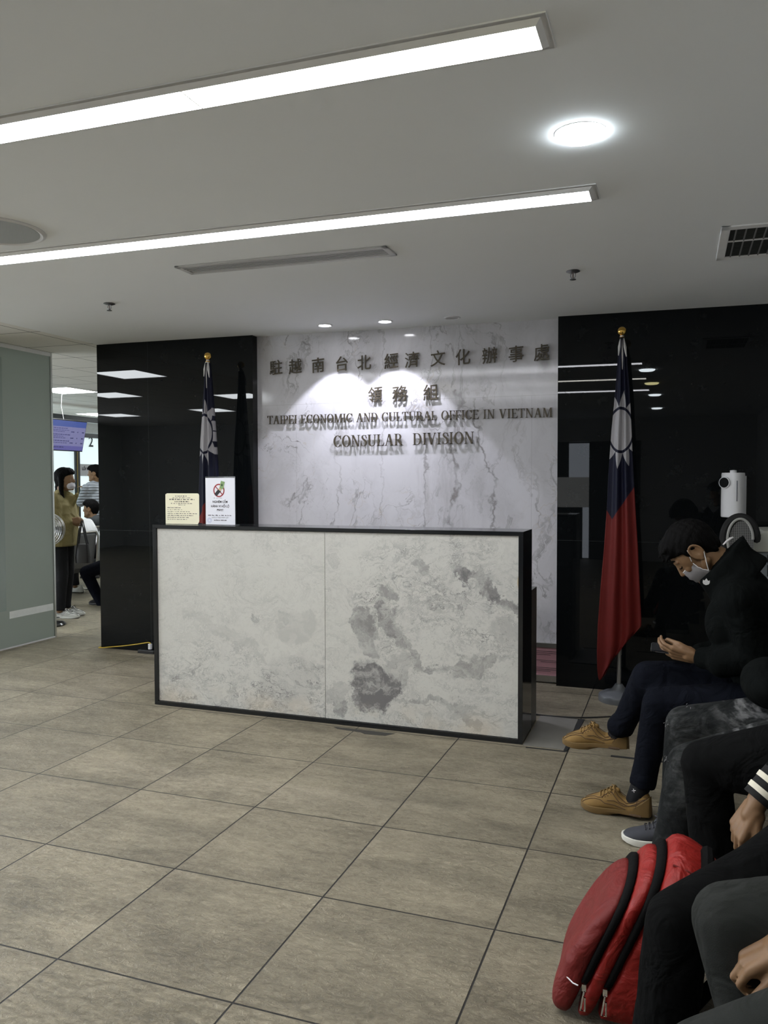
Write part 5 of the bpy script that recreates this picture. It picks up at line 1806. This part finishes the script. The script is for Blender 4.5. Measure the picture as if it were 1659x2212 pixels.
tag(MB().add(vs, fs).build('counter_number', m_dark, None, fix=False), 'dark numeral 2 on the milky glass of the service counter', 'number')
t = thing('entry_sign', 'small grey LỐI VÀO sign on the milky counter glass', 'sign', (CX, 6.34, 1.6))
MB().box((CX + .0, 6.09, 1.53), (CX + .006, 6.62, 1.72)).build('board', plain('sign_grey', (.36, .37, .38), .5), t)
vs, fs = text_mesh('LỐI VÀO', .058, lambda x, y, z: (CX + .0075, 6.14 + x, 1.625 + y), 0, .004, 'LEFT')
MB().add(vs, fs).build('print', m_ink, t, fix=False)
t = thing('notice_sheet', 'white paper sheet taped to the counter glass beside the dark post', 'notice', (CX, 5.88, 1.3))
MB().box((CX - .006, 5.74, 1.24), (CX - .003, 5.96, 1.47)).build('sheet', m_paper, t)
b = MB()
for k in range(6):
    b.box((CX - .0028, 5.77, 1.28 + k * .03), (CX - .0022, 5.93 - .03 * (k % 3), 1.286 + k * .03))
b.build('print', m_grey_ink, t)
t = thing('door_button', 'black push button with a green light on the counter post', 'button', (CX, 6.02, 1.17))
MB().box((CX + .03, 5.97, 1.13), (CX + .06, 6.12, 1.24)).build('housing', m_bplas, t, bevel=.006)
MB().sphere((CX + .045, 5.945, 1.185), (.03, .035, .03)).build('lamp', lamp_mat('green_lamp', (.05, 1.0, .25), 1.2), t, True)
tag(MB().tube([(CX + .034, 6.01, .8), (CX + .034, 6.005, 1.6), (CX + .034, 6.01, 2.3)], .008).build('yellow_conduit', plain('yellow_sheath_dull', (.20, .15, .035), .5), None, True), 'thin yellow conduit running up the dark counter post', 'cable')

# hanging screen
t = thing('hanging_screen', 'blue and lilac queue screen hanging from the waiting room ceiling', 'screen', (-3.0, 4.45, 2.6))
A = Matrix.Translation((-3.0, 4.43, 2.262)) @ Matrix.Rotation(.22, 4, 'Y')
MB().box((-.05, -.48, -.42), (.0, .435, .008), 0, A).build('casing', m_bplas, t, bevel=.004)
MB().box((.0, -.47, -.405), (.003, .425, -.005), 0, A).build('display', lamp_mat('screen_lilac', (.30, .30, .60), .42, .02), t)
MB().box((.003, -.47, -.085), (.004, .425, -.005), 0, A).build('title_band', lamp_mat('screen_blue', (.05, .09, .36), .6, .02), t)
MB().box((.003, -.47, -.405), (.004, .425, -.345), 0, A).build('foot_band', lamp_mat('screen_violet', (.16, .15, .48), .45, .02), t)
rnd = random.Random(9)
m_stext = plain('screen_ink', (.04, .04, .12), .6)
for zz, h in ((-.115, .012), (-.138, .008), (-.158, .008), (-.20, .012), (-.222, .008), (-.243, .008), (-.285, .012), (-.31, .008), (-.372, .014)):
    b = MB()
    yv = -.40
    end = rnd.uniform(.0, .12)
    while yv < end:
        w_ = rnd.uniform(.02, .05)
        b.box((.004, yv, zz), (.0048, yv + w_, zz + h), 0, A)
        yv += w_ + .012
    b.build('text_row', m_stext, t)
    if h == .008 and zz in (-.158, -.243, -.31):
        for y0_, y1_ in ((.15, .21), (.27, .285), (.36, .40)):
            MB().box((.004, y0_, zz), (.0048, y1_, zz + .014), 0, A).build('queue_number', m_stext, t)
MB().box((-3.04, 4.05, 2.26), (-3.0, 4.12, 2.64)).build('hanger', m_dark, t)
MB().tube([(-3.03, 4.45, 2.25), (-3.03, 4.40, 2.45), (-3.03, 4.42, 2.64)], .002).build('wire', m_gtrim, t, True)


def bench(x, ys, label, loc):
    """linked seats facing -x, seen from behind"""
    t = thing('linked_waiting_seats', label, 'bench', (x, sum(ys) / len(ys), 0), 'steel waiting benches')
    for y in ys:
        b = MB()
        prof = [(-.47, .415), (-.40, .43), (-.08, .40), (-.045, .405), (-.02, .47), (.03, .80), (.022, .83), (.012, .81), (-.035, .475), (-.06, .425), (-.09, .418), (-.40, .447), (-.475, .432)]
        b.prism(prof, lambda u, z: (x + u, y - .235, z), (0, .47, 0))
        b.build('seat_shell', m_seatm, t, bevel=.006)
        o = MB()
        for s in (-1, 1):
            o.tube([(x + .012, y + s * .245, .44), (x + .04, y + s * .245, .78), (x + .03, y + s * .225, .835)], .012, 8)
        o.tube([(x + .03, y - .225, .838), (x + .03, y + .225, .838)], .012, 8)
        o.build('tube_rim', m_steel, t, True)
    y0_, y1_ = min(ys) - .30, max(ys) + .30
    MB().box((x - .27, y0_, .33), (x - .20, y1_, .39)).build('beam', m_bplas, t)
    for y in (min(ys) - .26, max(ys) + .26):
        MB().tube([(x - .46, y, .50), (x - .42, y, .62), (x - .1, y, .62), (x - .06, y, .50), (x - .2, y, .38)], .013, 8).build('armrest', m_chrome, t, True)
        MB().tube([(x - .235, y, .34), (x - .235, y, .03)], .025, 10).box((x - .52, y - .03, 0), (x + .06, y + .03, .03)).build('leg', m_chrome, t)
    return t


bench(-1.9, (2.91, 3.43, 3.95, 4.47), 'row of dark steel linked seats seen from behind beside the black stone edge', None)
bench(-2.58, (4.57, 5.09), 'further row of linked seats under the seated man in the hooded jacket', None)
bench(-.75, (3.45, 3.97), 'pair of linked seats mostly hidden behind the black stone', None)

m_must = cloth('mustard_padded_cloth', (.19, .155, .062), .75, fold=.8, fscale=6)
m_puff = M('pale_grey_puffer', (.34, .37, .41), .6)
x_, y_, z_ = m_puff.xyz()
m_puff.bump(((z_ * 75.0)._op('SINE')).abs().sqrt() + m_puff.noise(20, 3) * .4, .9, .02)
m_puff = m_puff.m
m_black2 = cloth('black_trousers_far', (.008, .008, .009), .9)
m_hood = cloth('charcoal_hooded_jacket', (.030, .034, .036), .8)
RT = V((.94, .34, 0))           # to the right in the photo
LT = -RT
FW = V((-.34, .94, 0))          # away from the viewer


def at_d(u, v, depth):
    return CAM + ray(u, v) * depth


def stand_pose(foot, face, hgt, lat):
    k = hgt / 1.70
    f = V(foot)
    return f, k


# woman in the mustard jacket, looking right
f0 = V((-1.40, 2.55, 0))
hd = V((-1.345, 2.55, 1.455))
Jw = dict(pelvis=f0 + V((0, 0, .86)), chest=f0 + V((-.01, 0, 1.13)), neck=f0 + V((.0, 0, 1.30)), head=hd, hf=RT + V((0, 0, .02)), hu=(0, 0, 1), hk=.97, lat=FW,
          shL=f0 + FW * .17 + V((0, 0, 1.24)), elL=f0 + FW * .22 + RT * .05 + V((0, 0, 1.0)), wrL=f0 + FW * .10 + RT * .13 + V((0, 0, 1.03)),
          shR=f0 - FW * .17 + V((0, 0, 1.24)), elR=f0 - FW * .20 + RT * .02 + V((0, 0, .99)), wrR=f0 - FW * .08 + RT * .12 + V((0, 0, 1.02)),
          hipL=f0 + FW * .09 + V((0, 0, .82)), knL=f0 + FW * .09 + RT * .02 + V((0, 0, .46)), anL=f0 + FW * .09 + LT * .01 + V((0, 0, .07)),
          hipR=f0 - FW * .09 + V((0, 0, .82)), knR=f0 - FW * .09 + RT * .03 + V((0, 0, .46)), anR=f0 - FW * .09 + V((0, 0, .07)), r_hip=.095, r_kn=.068, r_sh=.06, r_an=.055)


def woman_top(b):
    torso_rings(b, [(f0 + V((0, 0, .76)), FW * .21, RT * .16), (f0 + V((0, 0, 1.0)), FW * .21, RT * .155), (f0 + V((0, 0, 1.2)), FW * .2, RT * .13)])
    b.capsule(f0 + RT * .02 + V((0, 0, 1.29)), .075, f0 + RT * .08 + V((0, 0, 1.27)), .06)
    b.capsule(f0 + RT * .12 + V((0, 0, 1.20)), .03, f0 + RT * .17 + V((0, 0, 1.30)), .022)


PW = person('person', 'standing woman in mustard jacket and face mask with a long ponytail', Jw, (m_must, m_black2), .010, 'ponytail', .007, woman_top, None,
            hands=[((Jw['wrR'], RT + V((0, 0, .1)) + FW * .5, -FW, 1), dict(curl=(1.0, 1.0, 1.0, 1.0)))])
Bw = basis(Jw['hf'], Jw['hu'])
b = MB()
b.sphere(V(hd) + Bw @ V((.054, 0, -.062)), (.050, .057, .048), Bw, 20, 14)
b.build('face_mask', plain('pale_mask', (.50, .48, .50), .8), PW, True)
WS = (plain('white_trainer', (.48, .48, .44), .6, var=.1), plain('white_sole', (.50, .50, .46), .6), plain('black_lace', (.012, .012, .012), .7), plain('black_trim', (.015, .015, .015), .6))
shoe(PW, f0 - FW * .09 - RT * .06, RT, .27, WS, detail=True)
shoe(PW, f0 + FW * .09 - RT * .07, RT, .27, WS, detail=True)
t = thing('handbag', 'black handbag with thin straps hanging from the arm of the woman in mustard', 'bag', f0 + RT * .16 - FW * .1)
c = f0 + RT * .245 - FW * .06
b = MB()
for p_, q_ in ((V((0, 0, .56)), V((0, 0, .74))),):
    torso_rings(b, [(c + V((0, 0, .58)), RT * .075, FW * .04), (c + V((0, 0, .64)), RT * .08, FW * .045), (c + V((0, 0, .78)), RT * .06, FW * .03)])
b.build('bag_body', plain('black_leather', (.014, .013, .013), .4), t, True)
for s in (-1, 1):
    MB().tube([c + RT * .05 + FW * .02 * s + V((0, 0, .77)), c + RT * .02 + FW * .02 * s + V((0, 0, .92)), c + RT * .0 + FW * .02 * s + V((0, 0, 1.03)), c - RT * .03 + FW * .02 * s + V((0, 0, .92)), c - RT * .05 + FW * .02 * s + V((0, 0, .77))], .008, 6).build('strap', m_bplas, t, True)

# man at the counter
g0 = V((-3.45, 5.55, 0))
hc = at_d(205, 1023, 12.0)
Jc = dict(pelvis=g0 + V((0, 0, .92)), chest=g0 + V((0, 0, 1.20)), neck=g0 + V((0, 0, 1.42)), head=hc, hf=LT + V((0, 0, -.03)), hu=(0, 0, 1), lat=-FW,
          shL=g0 - FW * .2 + V((0, 0, 1.36)), elL=g0 - FW * .20 + LT * .14 + V((0, 0, 1.13)), wrL=at_d(184, 1051, 11.7), slv=.97, shR=g0 + FW * .2 + V((0, 0, 1.36)), elR=g0 + FW * .24 + V((0, 0, 1.1)), wrR=g0 + FW * .2 + LT * .2 + V((0, 0, 1.0)),
          hipL=g0 - FW * .1 + V((0, 0, .88)), knL=g0 - FW * .1 + V((0, 0, .5)), anL=g0 - FW * .1 + V((0, 0, .08)), hipR=g0 + FW * .1 + V((0, 0, .88)), knR=g0 + FW * .1 + V((0, 0, .5)), anR=g0 + FW * .1 + V((0, 0, .08)))
PC = person('person', 'man in pale grey puffer jacket reaching to the counter post', Jc, (m_puff, m_black2), .013, 'short', .009,
            hands=[((Jc['wrL'], LT, V((0, 0, 1)), 1), dict(curl=(.3, .3, .3, .3), k=.75))])
shoe(PC, g0 - FW * .1 + RT * .07, LT, .28, BLK)
shoe(PC, g0 + FW * .1 + RT * .07, LT, .28, BLK)


def sitter(name, label, seat, head, hf, cols, vox=.013, **kw):
    """someone on a bench facing -x"""
    s = V(seat)
    la = V((0, -1, 0))
    h = V(head)
    nk = h + V((.04, 0, -.17))
    ch = s.lerp(nk, .62)
    J = dict(pelvis=s, chest=ch, neck=nk, head=h, hf=hf, hu=(-.1, 0, 1), lat=la,
             shL=nk + V((.0, -.19, -.08)), elL=ch + V((-.05, -.24, -.10)), wrL=s + V((-.28, -.16, .16)), shR=nk + V((.0, .19, -.08)), elR=ch + V((-.05, .24, -.10)), wrR=s + V((-.28, .16, .16)),
             hipL=s + V((-.03, -.10, -.02)), knL=s + V((-.45, -.13, -.03)), anL=s + V((-.42, -.13, -s.z + .08)), hipR=s + V((-.03, .10, -.02)), knR=s + V((-.45, .13, -.03)), anR=s + V((-.42, .13, -s.z + .08)))
    J.update(kw)
    p = person(name, label, J, cols, vox, 'short', .010)
    return p, J


ps, Js = sitter('person', 'seated man in charcoal hooded jacket seen from the side near the counter', (-2.90, 4.66, .585), at_d(196, 1100, 11.0), (-1, -.25, 0), (m_hood, m_black2))
MB().sphere(V(Js['neck']) + V((.09, 0, .0)), (.10, .13, .10)).build('hood', m_hood, ps, True)
shoe(ps, (-3.25, 4.53, 0), V((-1, 0, 0)), .28, BLK)
shoe(ps, (-3.25, 4.79, 0), V((-1, 0, 0)), .28, BLK)
ps, Js = sitter('person', 'person in white shirt bent forward on the bench beside the woman in mustard', (-2.17, 3.97, .585), (-2.74, 4.0, .74), (-.7, 0, -.7), (m_white2, m_black2), neck=(-2.58, 3.99, .86), chest=(-2.38, 3.98, .86), shL=(-2.5, 3.80, .80), shR=(-2.5, 4.18, .80), elL=(-2.6, 3.74, .5), elR=(-2.6, 4.2, .5), wrL=(-2.72, 3.85, .36), wrR=(-2.72, 4.1, .36), hu=(-.7, 0, .7))
shoe(ps, (-2.47, 3.84, 0), V((-1, 0, 0)), .29, WS)
shoe(ps, (-2.47, 4.10, 0), V((-1, 0, 0)), .29, WS)
ob = atx(191, 1203, -2.03)
t = thing('orange_bag', 'small orange bag glimpsed between two of the linked steel seats', 'bag', (ob.x, ob.y, .45))
MB().sphere((ob.x, ob.y, .535), (.055, .08, .09)).build('bag_body', cloth('orange_cloth', (.42, .10, .02)), t, True)
MB().tube([(ob.x, ob.y - .05, .6), (ob.x, ob.y - .03, .69), (ob.x, ob.y + .03, .69), (ob.x, ob.y + .05, .6)], .012).build('handle', cloth('brown_strap', (.09, .06, .035)), t, True)
ps, Js = sitter('person', 'person in dark navy trousers mostly hidden behind the black stone', (-1.05, 3.45, .61), (-1.02, 3.45, 1.16), (-1, 0, 0), (m_hood, m_navy), knL=at(186, 1236, 3.30), anL=at(226, 1318, 3.36), knR=(-1.46, 3.58, .50), anR=(-1.40, 3.58, .08))
an = Js['anL']
shoe(ps, (an.x + .07, an.y, 0), V((-1, 0, 0)), .28, BLK)
shoe(ps, (-1.33, 3.58, 0), V((-1, 0, 0)), .28, BLK)

# pedestal fan behind the edge of the frosted glass
t = thing('pedestal_fan', 'steel pedestal fan half hidden behind the frosted glass edge', 'fan', (-1.16, 2.08, 0))
MB().lathe([(.002, 0), (.165, 0), (.17, .012), (.155, .03), (.05, .045), (.02, .06), (.002, .06)], (-1.17, 2.08, 0), 40).build('base', plain('polished_fan_base', (.10, .10, .10), .15, .8), t, True)
MB().lathe([(.002, .04), (.014, .04), (.014, .86), (.002, .86)], (-1.17, 2.10, 0), 16).build('pole', m_chrome, t, True)
A = Matrix.Translation((-1.155, 2.08, .962)) @ Matrix.Rotation(math.radians(20), 4, 'Z') @ Matrix.Rotation(PI / 2, 4, 'X')
b = MB()
RF = .165
for zz, rr in ((0, RF), (.05, RF * .96), (-.05, RF * .96), (.068, RF * .4), (-.068, RF * .4), (-.055, RF * .85), (-.058, RF * .75), (-.061, RF * .65), (-.064, RF * .55), (.055, RF * .85), (.058, RF * .75), (.061, RF * .65), (.064, RF * .55)):
    b.tube([A @ V((rr * math.cos(2 * PI * k / 40), rr * math.sin(2 * PI * k / 40), zz)) for k in range(40)], .004 if zz == 0 else .002, 6, 0, True)
for k in range(72):
    a = 2 * PI * k / 72
    for s in (-1, 1):
        b.tube([A @ V((RF * math.cos(a), RF * math.sin(a), 0)), A @ V((RF * .96 * math.cos(a), RF * .96 * math.sin(a), .05 * s)), A @ V((RF * .4 * math.cos(a), RF * .4 * math.sin(a), .068 * s)), A @ V((.01 * math.cos(a), .01 * math.sin(a), .07 * s))], .0012, 4)
b.build('cage', m_steel, t, True)
MB().lathe([(.002, -.03), (.045, -.03), (.045, .06), (.002, .065)], (0, 0, 0), 24, 0, A).build('motor', m_dark, t, True)
for k in range(3):
    a = 2 * PI * k / 3
    MB().prism([(.03, -.02), (.14, -.055), (.145, .03), (.03, .025)], lambda u, v: A @ V((u * math.cos(a) - v * math.sin(a), u * math.sin(a) + v * math.cos(a), -.012 + v * .3)), A.to_3x3() @ V((0, 0, .003))).build('blade', m_dark, t)
